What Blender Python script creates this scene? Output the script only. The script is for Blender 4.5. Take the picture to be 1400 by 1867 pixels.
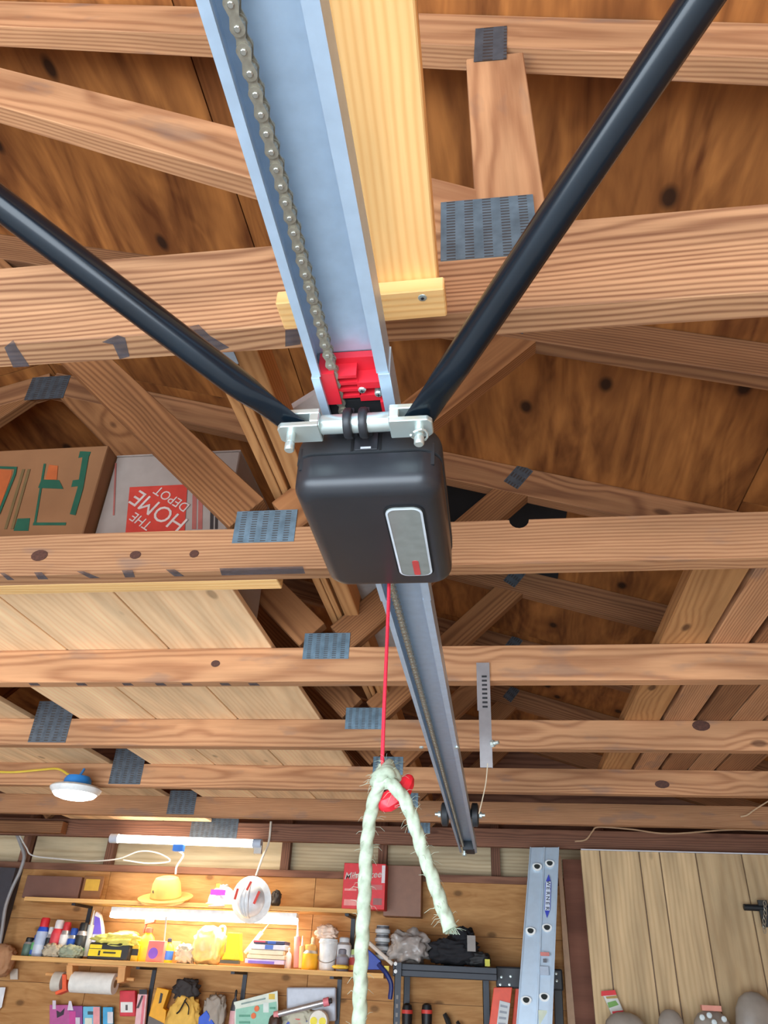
import bpy, bmesh, math, random
from mathutils import Vector, Matrix, noise
random.seed(7)
for o in list(bpy.data.objects): bpy.data.objects.remove(o)
SC = bpy.context.scene; COL = SC.collection

# ------------------------------------------------------------------ camera, world, sun, exposure
FPX, YAW, PITCH, ROLL = 1364.68, -.1588, .5597, -.0502
CAMZ = 1.70                                   # eye height over the garage floor
fwd = Vector((math.sin(YAW)*math.cos(PITCH), math.cos(YAW)*math.cos(PITCH), math.sin(PITCH)))
rgt = Vector((math.cos(YAW), -math.sin(YAW), 0)); dwn = fwd.cross(rgt)
cr, sr = math.cos(ROLL), math.sin(ROLL)
CR, CD = cr*rgt+sr*dwn, -sr*rgt+cr*dwn
cam = bpy.data.objects.new('camera', bpy.data.cameras.new('camera')); COL.objects.link(cam)
cam.data.sensor_fit = 'HORIZONTAL'; cam.data.sensor_width = 36; cam.data.lens = 36*FPX/1400
cam.data.clip_start = .02
m = Matrix.Identity(4)
for i, v in enumerate((CR, -CD, -fwd)):
    for j in range(3): m[j][i] = v[j]
m[2][3] = CAMZ
cam.matrix_world = m; SC.camera = cam
SC.view_settings.view_transform = 'Standard'; SC.view_settings.look = 'None'
SC.view_settings.exposure = 0.30; SC.view_settings.gamma = 1; SC.view_settings.use_curve_mapping = False
wd = bpy.data.worlds.new('sky'); SC.world = wd; wd.use_nodes = True
bgn = wd.node_tree.nodes['Background']; bgn.inputs[0].default_value = (.62, .80, 1, 1); bgn.inputs[1].default_value = 2.2
sun = bpy.data.objects.new('sun', bpy.data.lights.new('sun', 'SUN')); COL.objects.link(sun)
sun.data.energy = 4.0; sun.data.angle = .01; sun.data.color = (1, .93, .84)
sun.rotation_euler = Vector((.25, .78, -.57)).to_track_quat('-Z', 'Y').to_euler()
dl = bpy.data.objects.new('daylight_door', bpy.data.lights.new('daylight_door', 'AREA')); COL.objects.link(dl)
dl.data.shape = 'RECTANGLE'; dl.data.size = 4.8; dl.data.size_y = 1.9; dl.data.energy = 200; dl.data.color = (.80, .90, 1)
dl.location = (-1.45, -1.95, 1.0); dl.rotation_euler = (math.radians(97), 0, 0)

# ------------------------------------------------------------------ helpers
def ray(px, py): return CR*(px-700)+CD*(py-933.5)+fwd*FPX
def atY(px, py, Y): w = ray(px, py); return w*(Y/w.y)
def atZ(px, py, Z): w = ray(px, py); return w*(Z/w.z)
def S(r, g, b):                                # 0-255 display colour to linear
    f = lambda c: (c/255/12.92 if c <= 10 else ((c/255+.055)/1.055)**2.4)
    return (f(r), f(g), f(b), 1)
WM = {}
def par(o, p):
    if p is None: return
    o.parent = p; o.matrix_parent_inverse = WM.get(p.name, Matrix.Identity(4)).inverted()
def thing(name, label, cat, loc=(0, 0, 0), group=None, kind=None):
    o = bpy.data.objects.new(name, None); COL.objects.link(o); o.location = loc; o.empty_display_size = .05
    WM[o.name] = Matrix.Translation(Vector(loc)); tag(o, label, cat, group, kind); return o
def tag(o, label=None, cat=None, group=None, kind=None):
    if label: o['label'] = label
    if cat: o['category'] = cat
    if group: o['group'] = group
    if kind: o['kind'] = kind
    return o
def link(name, me, mat, parent=None, mw=None, smooth=False):
    o = bpy.data.objects.new(name, me); COL.objects.link(o)
    if mat is not None and not me.materials: me.materials.append(mat)
    if smooth:
        for p in me.polygons: p.use_smooth = True
    if mw is not None: o.matrix_basis = mw
    WM[o.name] = mw.copy() if mw is not None else Matrix.Identity(4)
    par(o, parent); return o
class MB:
    def __init__(s): s.v = []; s.f = []
    def add(s, vs, fs):
        n = len(s.v); s.v += [tuple(v) for v in vs]; s.f += [tuple(i+n for i in f) for f in fs]; return s
    def box(s, a, b):
        (x0, y0, z0), (x1, y1, z1) = a, b
        x0, x1 = min(x0, x1), max(x0, x1); y0, y1 = min(y0, y1), max(y0, y1); z0, z1 = min(z0, z1), max(z0, z1)
        return s.add([(x0,y0,z0),(x1,y0,z0),(x1,y1,z0),(x0,y1,z0),(x0,y0,z1),(x1,y0,z1),(x1,y1,z1),(x0,y1,z1)],
                     [(0,3,2,1),(4,5,6,7),(0,1,5,4),(1,2,6,5),(2,3,7,6),(3,0,4,7)])
    def prism(s, poly, d):                     # planar polygon (3d points) pushed along d
        d = Vector(d); n = len(poly); P = [Vector(p) for p in poly]
        fs = [tuple(range(n-1, -1, -1)), tuple(range(n, 2*n))]+[(i, (i+1) % n, (i+1) % n+n, i+n) for i in range(n)]
        return s.add(P+[p+d for p in P], fs)
    def tube(s, pts, r, n=10, cap=True, strand=0, twist=0, flat=None):
        P = [Vector(p) for p in pts]; rs = r if hasattr(r, '__len__') else [r]*len(P)
        base = len(s.v); prev = None; L = 0
        for i, p in enumerate(P):
            t = (P[min(i+1, len(P)-1)]-P[max(i-1, 0)]).normalized()
            if prev is None:
                a = Vector((0, 0, 1)) if abs(t.z) < .9 else Vector((1, 0, 0))
                u = t.cross(a).normalized()
            else:
                u = (prev-t*prev.dot(t)).normalized()
            prev = u; w = t.cross(u)
            if i: L += (P[i]-P[i-1]).length
            for k in range(n):
                th = 2*math.pi*k/n; rr = rs[i]
                if strand: rr *= .80+.24*abs(math.cos(strand*.5*(th-twist*L)))
                fl = 1 if flat is None else flat[i]
                s.v.append(tuple(p+u*(rr*math.cos(th))+w*(rr*fl*math.sin(th))))
        for i in range(len(P)-1):
            for k in range(n):
                a = base+i*n+k; b = base+i*n+(k+1) % n
                s.f.append((a, b, b+n, a+n))
        if cap:
            s.f.append(tuple(base+k for k in range(n-1, -1, -1))); q = base+(len(P)-1)*n
            s.f.append(tuple(q+k for k in range(n)))
        return s
    def cyl(s, a, b, r, n=16, r2=None): return s.tube([a, b], [r, r if r2 is None else r2], n)
    def lathe(s, prof, o=(0, 0, 0), n=20, ax=(0, 0, 1), sy=1):   # profile of (radius, height)
        ax = Vector(ax).normalized(); a = Vector((1, 0, 0)) if abs(ax.x) < .9 else Vector((0, 1, 0))
        u = (a-ax*a.dot(ax)).normalized(); w = ax.cross(u); o = Vector(o); b0 = len(s.v)
        for r, h in prof:
            for k in range(n):
                t = 2*math.pi*k/n; s.v.append(tuple(o+ax*h+u*(r*math.cos(t))+w*(r*sy*math.sin(t))))
        for i in range(len(prof)-1):
            for k in range(n):
                p = b0+i*n+k; q = b0+i*n+(k+1) % n; s.f.append((p, q, q+n, p+n))
        s.f.append(tuple(b0+k for k in range(n-1, -1, -1))); e = b0+(len(prof)-1)*n
        s.f.append(tuple(e+k for k in range(n))); return s
    def mesh(s, name='m'):
        me = bpy.data.meshes.new(name); me.from_pydata(s.v, [], s.f); me.update()
        bm = bmesh.new(); bm.from_mesh(me); bmesh.ops.recalc_face_normals(bm, faces=bm.faces); bm.to_mesh(me); bm.free(); return me
    def build(s, name, mat, parent=None, smooth=False, bevel=0, seg=2):
        me = s.mesh(name)
        if bevel:
            bm = bmesh.new(); bm.from_mesh(me)
            es = [e for e in bm.edges if len(e.link_faces) == 2 and e.calc_face_angle(0) > .5]
            bmesh.ops.bevel(bm, geom=es, offset=bevel, segments=seg, affect='EDGES', profile=.5); bm.to_mesh(me); bm.free()
        o = link(name, me, mat, parent)
        if smooth: auto(o)
        return o
def auto(o, ang=.7):
    me = o.data
    for p in me.polygons: p.use_smooth = True
    bm = bmesh.new(); bm.from_mesh(me)
    for e in bm.edges:
        if len(e.link_faces) == 2 and e.calc_face_angle(0) > ang: e.smooth = False
    bm.to_mesh(me); bm.free()
def box(name, a, b, mat, parent=None, bevel=0, seg=2): return MB().box(a, b).build(name, mat, parent, bevel=bevel, seg=seg, smooth=bevel > 0)
def beam(name, a, b, w, h, mat, parent=None, bevel=.0015, up=(0, 0, 1)):   # timber: grain runs along its own x axis
    a, b = Vector(a), Vector(b); d = b-a; L = d.length; x = d.normalized(); u = Vector(up)
    z = (u-x*u.dot(x)).normalized(); y = z.cross(x)
    M = Matrix.Identity(4)
    for i, v in enumerate((x, y, z)):
        for j in range(3): M[j][i] = v[j]
    c = (a+b)/2
    for j in range(3): M[j][3] = c[j]
    me = MB().box((-L/2, -w/2, -h/2), (L/2, w/2, h/2)).mesh(name)
    if bevel:
        bm = bmesh.new(); bm.from_mesh(me); bmesh.ops.bevel(bm, geom=list(bm.edges), offset=bevel, segments=1, affect='EDGES'); bm.to_mesh(me); bm.free()
    return link(name, me, mat, parent, M)
def text(name, s, size, mat, parent, M, shear=0, extrude=.0004, bold=0):
    cu = bpy.data.curves.new(name, 'FONT'); cu.body = s; cu.size = size; cu.align_x = 'CENTER'; cu.align_y = 'CENTER'
    cu.extrude = extrude; cu.shear = shear; cu.offset = bold; cu.resolution_u = 3
    t = bpy.data.objects.new(name, cu); COL.objects.link(t); bpy.context.view_layer.update()
    me = bpy.data.meshes.new_from_object(t.evaluated_get(bpy.context.evaluated_depsgraph_get()))
    bpy.data.objects.remove(t); me.materials.clear(); return link(name, me, mat, parent, M)
def facing(p, ang=0, x=None):                 # frame for flat print on a face that looks towards -y
    M = Matrix.Translation(Vector(p)) @ Matrix.Rotation(math.pi/2, 4, 'X') @ Matrix.Rotation(ang, 4, 'Z'); return M

# ------------------------------------------------------------------ materials
MATS = {}
def newmat(name):
    mt = bpy.data.materials.new(name); mt.use_nodes = True; nt = mt.node_tree
    return mt, nt, nt.nodes['Principled BSDF']
def plain(name, col, rough=.55, metal=0, spec=.5, emit=None, es=0, trans=0, alpha=1, var=.12, vs=30, bump=0):
    if name in MATS: return MATS[name]
    mt, nt, b = newmat(name); N = nt.nodes; K = nt.links
    tc = N.new('ShaderNodeTexCoord'); ns = N.new('ShaderNodeTexNoise'); ns.inputs['Scale'].default_value = vs; ns.inputs['Detail'].default_value = 4
    K.new(tc.outputs['Object'], ns.inputs['Vector'])
    mr = N.new('ShaderNodeMapRange'); mr.inputs[1].default_value = .3; mr.inputs[2].default_value = .7; mr.inputs[3].default_value = 1-var; mr.inputs[4].default_value = 1+var
    K.new(ns.outputs[0], mr.inputs[0])
    mx = N.new('ShaderNodeMix'); mx.data_type = 'RGBA'; mx.blend_type = 'MULTIPLY'; mx.inputs[0].default_value = 1; mx.inputs[6].default_value = col
    K.new(mr.outputs[0], mx.inputs[7]); K.new(mx.outputs[2], b.inputs['Base Color'])
    b.inputs['Roughness'].default_value = rough; b.inputs['Metallic'].default_value = metal
    b.inputs['Specular IOR Level'].default_value = spec; b.inputs['Transmission Weight'].default_value = trans; b.inputs['Alpha'].default_value = alpha
    if emit: b.inputs['Emission Color'].default_value = emit; b.inputs['Emission Strength'].default_value = es
    if bump:
        bp = N.new('ShaderNodeBump'); bp.inputs['Strength'].default_value = bump; bp.inputs['Distance'].default_value = .002
        K.new(ns.outputs[0], bp.inputs['Height']); K.new(bp.outputs[0], b.inputs['Normal'])
    MATS[name] = mt; return mt
class G:                                       # tiny node-graph writer
    def __init__(s, nt): s.N = nt.nodes; s.K = nt.links
    def put(s, sock, v):
        if hasattr(v, 'is_output'): s.K.new(v, sock)
        else: sock.default_value = v
    def math(s, op, a, b=0., c=0.):
        n = s.N.new('ShaderNodeMath'); n.operation = op
        for k, v in enumerate((a, b, c)): s.put(n.inputs[k], v)
        return n.outputs[0]
    def vec(s, op, a, b=(0, 0, 0)):
        n = s.N.new('ShaderNodeVectorMath'); n.operation = op; s.put(n.inputs[0], a); s.put(n.inputs[1], b)
        return n.outputs['Value'] if op == 'LENGTH' else n.outputs[0]
    def comb(s, x, y, z):
        n = s.N.new('ShaderNodeCombineXYZ')
        for k, v in enumerate((x, y, z)): s.put(n.inputs[k], v)
        return n.outputs[0]
    def sep(s, v): n = s.N.new('ShaderNodeSeparateXYZ'); s.put(n.inputs[0], v); return n.outputs
    def noise(s, v, sc, det=3, dist=0, col=False):
        n = s.N.new('ShaderNodeTexNoise'); s.put(n.inputs['Vector'], v); n.inputs['Scale'].default_value = sc
        n.inputs['Detail'].default_value = det; n.inputs['Distortion'].default_value = dist; return n.outputs[1 if col else 0]
    def voro(s, v, sc, two=False):
        n = s.N.new('ShaderNodeTexVoronoi'); n.voronoi_dimensions = '2D' if two else '3D'; s.put(n.inputs['Vector'], v); n.inputs['Scale'].default_value = sc; return n.outputs['Distance']
    def rng(s, v, a, b, c=0., d=1.):
        n = s.N.new('ShaderNodeMapRange'); s.put(n.inputs[0], v)
        for k, q in enumerate((a, b, c, d)): n.inputs[k+1].default_value = q
        return n.outputs[0]
    def mix(s, f, a, b, mode='MIX'):
        n = s.N.new('ShaderNodeMix'); n.data_type = 'RGBA'; n.blend_type = mode
        s.put(n.inputs[0], f); s.put(n.inputs[6], a); s.put(n.inputs[7], b); return n.outputs[2]
def wood(name, light, dark, freq=190, knots=1.0, rough=.72, con=.85, grey=.0, amp=.022, off=.0):
    mt, nt, b = newmat(name); g = G(nt)
    tc = g.N.new('ShaderNodeTexCoord').outputs['Object']; rnd = g.N.new('ShaderNodeObjectInfo').outputs['Random']
    p = g.vec('ADD', tc, g.comb(g.math('MULTIPLY', rnd, 37.), 0., 0.))
    x, y, z = g.sep(p)
    wob = g.noise(g.comb(g.math('MULTIPLY', x, 1.6), g.math('MULTIPLY', y, 9.), g.math('MULTIPLY', z, 9.)), 1., 2, 0)
    kd = g.voro(g.comb(g.math('MULTIPLY', x, 1.0), g.math('MULTIPLY', y, 2.2), g.math('MULTIPLY', z, 2.2)), 3.2)
    oy = g.math('MULTIPLY_ADD', rnd, .11, .035)
    r = g.vec('LENGTH', g.comb(0., g.math('ADD', y, oy), g.math('SUBTRACT', z, g.math('MULTIPLY_ADD', rnd, -.10, .08+off))))
    r = g.math('ADD', r, g.math('MULTIPLY', wob, amp))
    r = g.math('ADD', r, g.math('MULTIPLY', g.rng(kd, 0., .32, 1., 0.), .012*knots))
    s_ = g.math('MULTIPLY_ADD', g.math('SINE', g.math('MULTIPLY', r, freq*6.283)), .5, .5)
    s_ = g.math('POWER', s_, 1.7)
    fib = g.noise(g.comb(g.math('MULTIPLY', x, 9.), g.math('MULTIPLY', y, 190.), g.math('MULTIPLY', z, 190.)), 1., 3)
    tone = g.noise(g.comb(g.math('MULTIPLY', x, 2.2), g.math('MULTIPLY', y, 14.), g.math('MULTIPLY', z, 14.)), 1., 4)
    v = g.math('MULTIPLY', g.math('ADD', g.math('MULTIPLY', s_, .75), g.math('MULTIPLY', g.rng(fib, .3, .75), .35)), con)
    col = g.mix(v, light, dark)
    col = g.mix(1., col, g.comb(*[g.rng(tone, .25, .75, .72, 1.22)]*3), 'MULTIPLY')
    col = g.mix(1., col, g.comb(*[g.math('MULTIPLY_ADD', rnd, .30, .85)]*3), 'MULTIPLY')
    if knots: col = g.mix(g.math('MULTIPLY', g.rng(kd, .055, .095, 1., 0.), .85*min(1, knots)), col, S(60, 34, 22))
    if grey:
        st = g.noise(g.comb(g.math('MULTIPLY', x, 3.), g.math('MULTIPLY', y, 9.), g.math('MULTIPLY', z, 9.)), 2.1, 3)
        col = g.mix(g.math('MULTIPLY', g.rng(st, .60, .70), grey), col, S(96, 92, 92))
    g.put(b.inputs['Base Color'], col); b.inputs['Roughness'].default_value = rough; b.inputs['Specular IOR Level'].default_value = .25
    bp = g.N.new('ShaderNodeBump'); bp.inputs['Strength'].default_value = .25; bp.inputs['Distance'].default_value = .001
    g.put(bp.inputs['Height'], v); g.K.new(bp.outputs[0], b.inputs['Normal']); MATS[name] = mt; return mt
def plywood(name, light, dark, ax='y', knot=1., sc=1.):
    mt, nt, b = newmat(name); g = G(nt)
    tc = g.N.new('ShaderNodeTexCoord').outputs['Object']; rnd = g.N.new('ShaderNodeObjectInfo').outputs['Random']
    x, y, z = g.sep(g.vec('ADD', tc, g.comb(g.math('MULTIPLY', rnd, 5.), g.math('MULTIPLY', rnd, 9.), 0.)))
    q = g.comb(g.math('MULTIPLY', x, 4.2*sc), g.math('MULTIPLY', y, .8*sc), g.math('MULTIPLY', z, 7.*sc)) if ax == 'y' else \
        g.comb(g.math('MULTIPLY', x, .9*sc), g.math('MULTIPLY', y, 5.*sc), g.math('MULTIPLY', z, 6.*sc))
    fig = g.noise(q, 1., 2, 1.6)
    bands = g.math('MULTIPLY_ADD', g.math('SINE', g.math('MULTIPLY', fig, 62.)), .5, .5)
    blot = g.noise(q, 1.7, 5, 2.2)
    fine = g.noise(g.vec('MULTIPLY', q, (9, 9, 9)), 1.3, 3)
    v = g.math('ADD', g.math('MULTIPLY', bands, .14), g.math('ADD', g.math('MULTIPLY', g.rng(blot, .3, .7), .72), g.math('MULTIPLY', g.rng(fine, .3, .7), .2)))
    col = g.mix(v, light, dark)
    kd = g.voro(g.comb(g.math('MULTIPLY', x, 1.35 if ax == 'y' else .8), g.math('MULTIPLY', y, .8) if ax == 'y' else g.math('MULTIPLY', z, 1.35), 0.), 3.0, True)
    col = g.mix(g.math('MULTIPLY', g.rng(kd, .06, .22, 1., 0.), .55*knot), col, dark)
    col = g.mix(g.math('MULTIPLY', g.rng(kd, .035, .075, 1., 0.), .9*knot), col, S(38, 22, 14))
    g.put(b.inputs['Base Color'], col); b.inputs['Roughness'].default_value = .7; b.inputs['Specular IOR Level'].default_value = .2
    MATS[name] = mt; return mt
def plate_mat(name, col, px=.0215, pz=.0052):  # truss plate: rows of punched slots
    mt, nt, b = newmat(name); g = G(nt)
    x, y, z = g.sep(g.N.new('ShaderNodeTexCoord').outputs['Object'])
    fx = g.math('FRACT', g.math('DIVIDE', g.math('ADD', x, 5.), px)); fz = g.math('FRACT', g.math('DIVIDE', g.math('ADD', z, 5.), pz))
    sl = g.math('MULTIPLY', g.math('MULTIPLY', g.math('GREATER_THAN', fx, .30), g.math('LESS_THAN', fx, .78)), g.math('MULTIPLY', g.math('GREATER_THAN', fz, .30), g.math('LESS_THAN', fz, .72)))
    nz = g.noise(g.comb(x, y, z), 45., 3)
    c = g.mix(g.rng(nz, .3, .7), col, tuple(q*.62 for q in col[:3])+(1,)); c = g.mix(g.math('MULTIPLY', sl, .75), c, S(70, 58, 48))
    g.put(b.inputs['Base Color'], c); b.inputs['Metallic'].default_value = .45; b.inputs['Roughness'].default_value = .5; MATS[name] = mt; return mt

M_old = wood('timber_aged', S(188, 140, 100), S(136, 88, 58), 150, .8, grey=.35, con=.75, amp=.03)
M_t1 = wood('timber_front', S(184, 140, 102), S(118, 76, 52), 165, .25, amp=.042, con=.9, off=.10)
M_web = wood('timber_web', S(158, 108, 68), S(112, 70, 40), 150, .9)
M_top = wood('timber_top_chord', S(156, 110, 74), S(108, 68, 44), 140, .8)
M_new = wood('timber_new', S(240, 196, 132), S(220, 160, 92), 130, .45, con=.6)
M_brace = wood('timber_brace', S(198, 146, 94), S(158, 106, 62), 120, .9, con=.7)
M_deck = wood('deck_board', S(250, 214, 168), S(232, 184, 134), 60, .5, con=.5, amp=.06)
M_shelfw = wood('shelf_board', S(224, 176, 112), S(196, 144, 84), 110, .2, con=.5)
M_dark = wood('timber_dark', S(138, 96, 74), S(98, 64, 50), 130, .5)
M_side = wood('timber_weathered', S(206, 186, 150), S(168, 142, 106), 60, .6, con=.6)
M_panel = wood('panelling', S(206, 178, 136), S(182, 150, 108), 45, .35, con=.6, amp=.05)
M_roof = plywood('roof_plywood', S(188, 122, 64), S(98, 54, 26))
M_wall = plywood('wall_plywood', S(206, 156, 100), S(164, 112, 64), 'x', .6, 1.3)
M_plate = plate_mat('truss_plate', S(120, 146, 162)); M_plate2 = plate_mat('truss_plate_dull', S(96, 104, 112), .03, .009)
M_galv = plain('galvanised_steel', S(184, 206, 226), .34, .4, var=.06, vs=60)
M_galv2 = plain('galvanised_lip', S(190, 208, 220), .42, .4, var=.05, vs=60)
M_zinc = plain('zinc', S(206, 220, 216), .30, .7, var=.05)
M_steel = plain('chain_steel', S(160, 154, 138), .40, .6, var=.15, vs=300)
M_pin = plain('chain_pin', S(170, 168, 158), .35, .7)
M_black = plain('black_plastic', S(40, 42, 46), .36, 0, .5, var=.10, vs=22, bump=.02)
M_black2 = plain('black_plastic_matt', S(44, 47, 50), .55, 0, .4, var=.2, vs=30)
M_rub = plain('black_rubber', S(34, 36, 40), .45)
M_arm = plain('black_paint', S(12, 22, 30), .2, 0, .42, var=.3, vs=14)
M_red = plain('red_plastic', S(214, 36, 50), .38, var=.04)
M_rope = plain('rope_fibre', S(168, 180, 158), .85, var=.2, vs=140)
M_string = plain('red_cord', S(208, 36, 60), .7, var=.15, vs=400)
M_white = plain('white_plastic', S(232, 232, 228), .4); M_whitem = plain('white_enamel', S(236, 238, 238), .3)
M_conc = plain('concrete', S(176, 184, 190), .8, var=.08, vs=4)
M_blk = plain('black_felt', S(12, 13, 16), .9); M_bmet = plain('black_steel', S(38, 40, 46), .45, .3)
M_grey = plain('grey_board', S(212, 212, 212), .8); M_card = plain('cardboard', S(142, 98, 62), .8, var=.08, vs=12)
M_cardw = plain('white_cardboard', S(158, 144, 134), .8, var=.05); M_cardd = plain('cardboard_dark', S(112, 78, 66), .8, var=.08, vs=12)

# ------------------------------------------------------------------ the setting
H = .6197; TY = [None, .577, 1.1575, 1.744, 2.3525, 2.966, 3.5915, 4.27]
RX, SL = -1.45, .31                             # ridge line and roof slope
zl = lambda x: 1.18-SL*(x if x > RX else 2*RX-x)  # underside of the top chords
zr = lambda x: zl(x)+.0935                      # underside of the roof deck
FZ = -CAMZ; XR, XL, YW, YF = 1.95, -4.85, 4.55, -2.05
floor = tag(box('floor', (XL-.2, YF-7, FZ-.1), (XR+5, YW+.4, FZ), M_conc), 'plain concrete garage floor running out to the driveway', None, kind='structure')
wr = tag(MB().prism([(XR, YF, FZ), (XR, YW+.2, FZ), (XR, YW+.2, zr(XR)), (XR, YF, zr(XR))], (.1, 0, 0)).build('wall_right', M_wall), kind='structure')
wl = tag(MB().prism([(XL, YF, FZ), (XL, YW+.2, FZ), (XL, YW+.2, zr(XL)), (XL, YF, zr(XL))], (-.1, 0, 0)).build('wall_left', M_wall), kind='structure')
hd = tag(MB().prism([(XL, YF, .46), (XR, YF, .46), (XR, YF, zr(XR)), (RX, YF, zr(RX)), (XL, YF, zr(XL))], (0, -.1, 0)).build('wall_front', M_wall), kind='structure')
for xa, xb in ((XL, RX-2.45), (RX+2.45, XR)): par(MB().box((xa, YF-.1, FZ), (xb, YF, .46)).build('door_jamb_panel', M_wall), hd)
# roof deck: plywood sheets laid with their length along the ridge
ceil = thing('ceiling', 'brown plywood roof sheathing over the trusses', None, (RX, 1, zr(RX)), kind='structure')
xs = [RX, RX+.94, .648, .648+1.16, XR+.35]
ysets = ([-2.1, -.74, 1.70, 4.14, 4.75], [-2.1, .48, 2.92, 4.75], [-2.1, -.74, 1.70, 4.14, 4.75], [-2.1, .48, 2.92, 4.75])
for sgn in (1, -1):
    for k in range(4):
        xa, xb = xs[k]+.0015, xs[k+1]-.0015
        for ya, yb in zip(ysets[k][:-1], ysets[k][1:]):
            za, zb = zr(xa), zr(xb)
            ax_, bx_ = (xa, xb) if sgn > 0 else (2*RX-xa, 2*RX-xb)
            MB().prism([(ax_, ya+.0015, za), (bx_, ya+.0015, zb), (bx_, yb-.0015, zb), (ax_, yb-.0015, za)], (0, 0, .016)).build('plywood_sheet', M_roof, ceil)
MB().prism([(XL-.6, -2.1, zr(XL-.6)+.017), (RX, -2.1, zr(RX)+.017), (XR+.4, -2.1, zr(XR+.4)+.017), (XR+.4, -2.1, zr(XR+.4)+.03), (RX, -2.1, zr(RX)+.03), (XL-.6, -2.1, zr(XL-.6)+.03)], (0, 6.9, 0)).build('roofing_felt', M_blk, ceil)
# end wall: inner plywood, plates, studs, weathered siding
wf = thing('wall_far', 'plywood end wall of the garage workshop', None, (0, YW, FZ), kind='structure')
for xa, xb in ((-4.85, -3.45), (-3.45, -2.23), (-2.23, -1.01), (-1.01, .21), (.21, 1.43), (1.43, 1.95)):
    for za, zb in ((FZ, -.52), (-.52, -.085), (-.085, .22), (.22, .475)):
        MB().box((xa+.0015, YW, za+.001), (xb-.0015, YW+.012, zb-.001)).build('plywood_panel', M_wall, wf)
MB().box((-4.85, YW+.0122, FZ), (1.95, YW+.02, .474)).build('wall_backing', M_dark, wf)
beam('top_plate', (-4.85, YW+.03, .492), (1.95, YW+.03, .492), .09, .036, M_dark, wf)
for i, (xa, xb) in enumerate(((-4.85, -2.86), (-2.80, -2.30), (-2.27, -1.22), (-1.20, -.66), (-.63, -.02), (0, .55), (.58, 1.95))):
    beam('siding_board', (xa, YW+.1, .60), (xb, YW+.1, .60), .02, .19, M_side, wf)
for x in (-2.83, -2.285, -1.21, -.645, -.01, .565): beam('stud', (x, YW+.06, .511), (x, YW+.06, .80), .045, .05, M_dark, wf, up=(1, 0, 0))
MB().prism([(XL, YW+.115, .45), (XR, YW+.115, .45), (XR, YW+.115, zr(XR)), (RX, YW+.115, zr(RX)), (XL, YW+.115, zr(XL))], (0, .02, 0)).build('gable_sheathing', M_dark, wf)

# ------------------------------------------------------------------ roof trusses
ORD = [None, 'nearest', 'second', 'third', 'fourth', 'fifth', 'sixth', 'seventh']
TL = [None, 'deep brown roof truss directly above the black opener, nearest the camera', 'second roof truss back, cardboard boxes sitting above its bottom chord',
      'third roof truss back, with one knot and a hanging grey slotted strap', 'fourth roof truss back, its bottom chord carrying a grey splice plate at left',
      'fifth roof truss back, just behind the round blue-topped lamp', 'sixth roof truss back, behind the twin black rail knobs', 'dark last roof truss against the end wall above the shelves']
def gusset(parent, x0, x1, z0, z1, y, ang=0, mat=None):
    M = Matrix.Translation(((x0+x1)/2, y, (z0+z1)/2)) @ Matrix.Rotation(-ang, 4, 'Y')
    w, h = (x1-x0)/2, (z1-z0)/2
    return link('gusset_plate', MB().box((-w, -.0014, -h), (w, 0, h)).mesh('gusset'), mat or M_plate, parent, M)
def knot(parent, px, py, Y, rx, rz):
    p = atY(px, py, Y); o = MB().lathe([(.001, 0), (.8, 0), (1, .0004), (1, .002)], n=14, ax=(0, -1, 0)).mesh('knot')
    M = Matrix.Translation((p.x, Y+.001, p.z)) @ Matrix.Diagonal((rx, 1, rz, 1)); return link('knot', o, plain('knot_wood', S(74, 42, 30), .6, var=.4, vs=3), parent, M)
trusses = []
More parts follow.
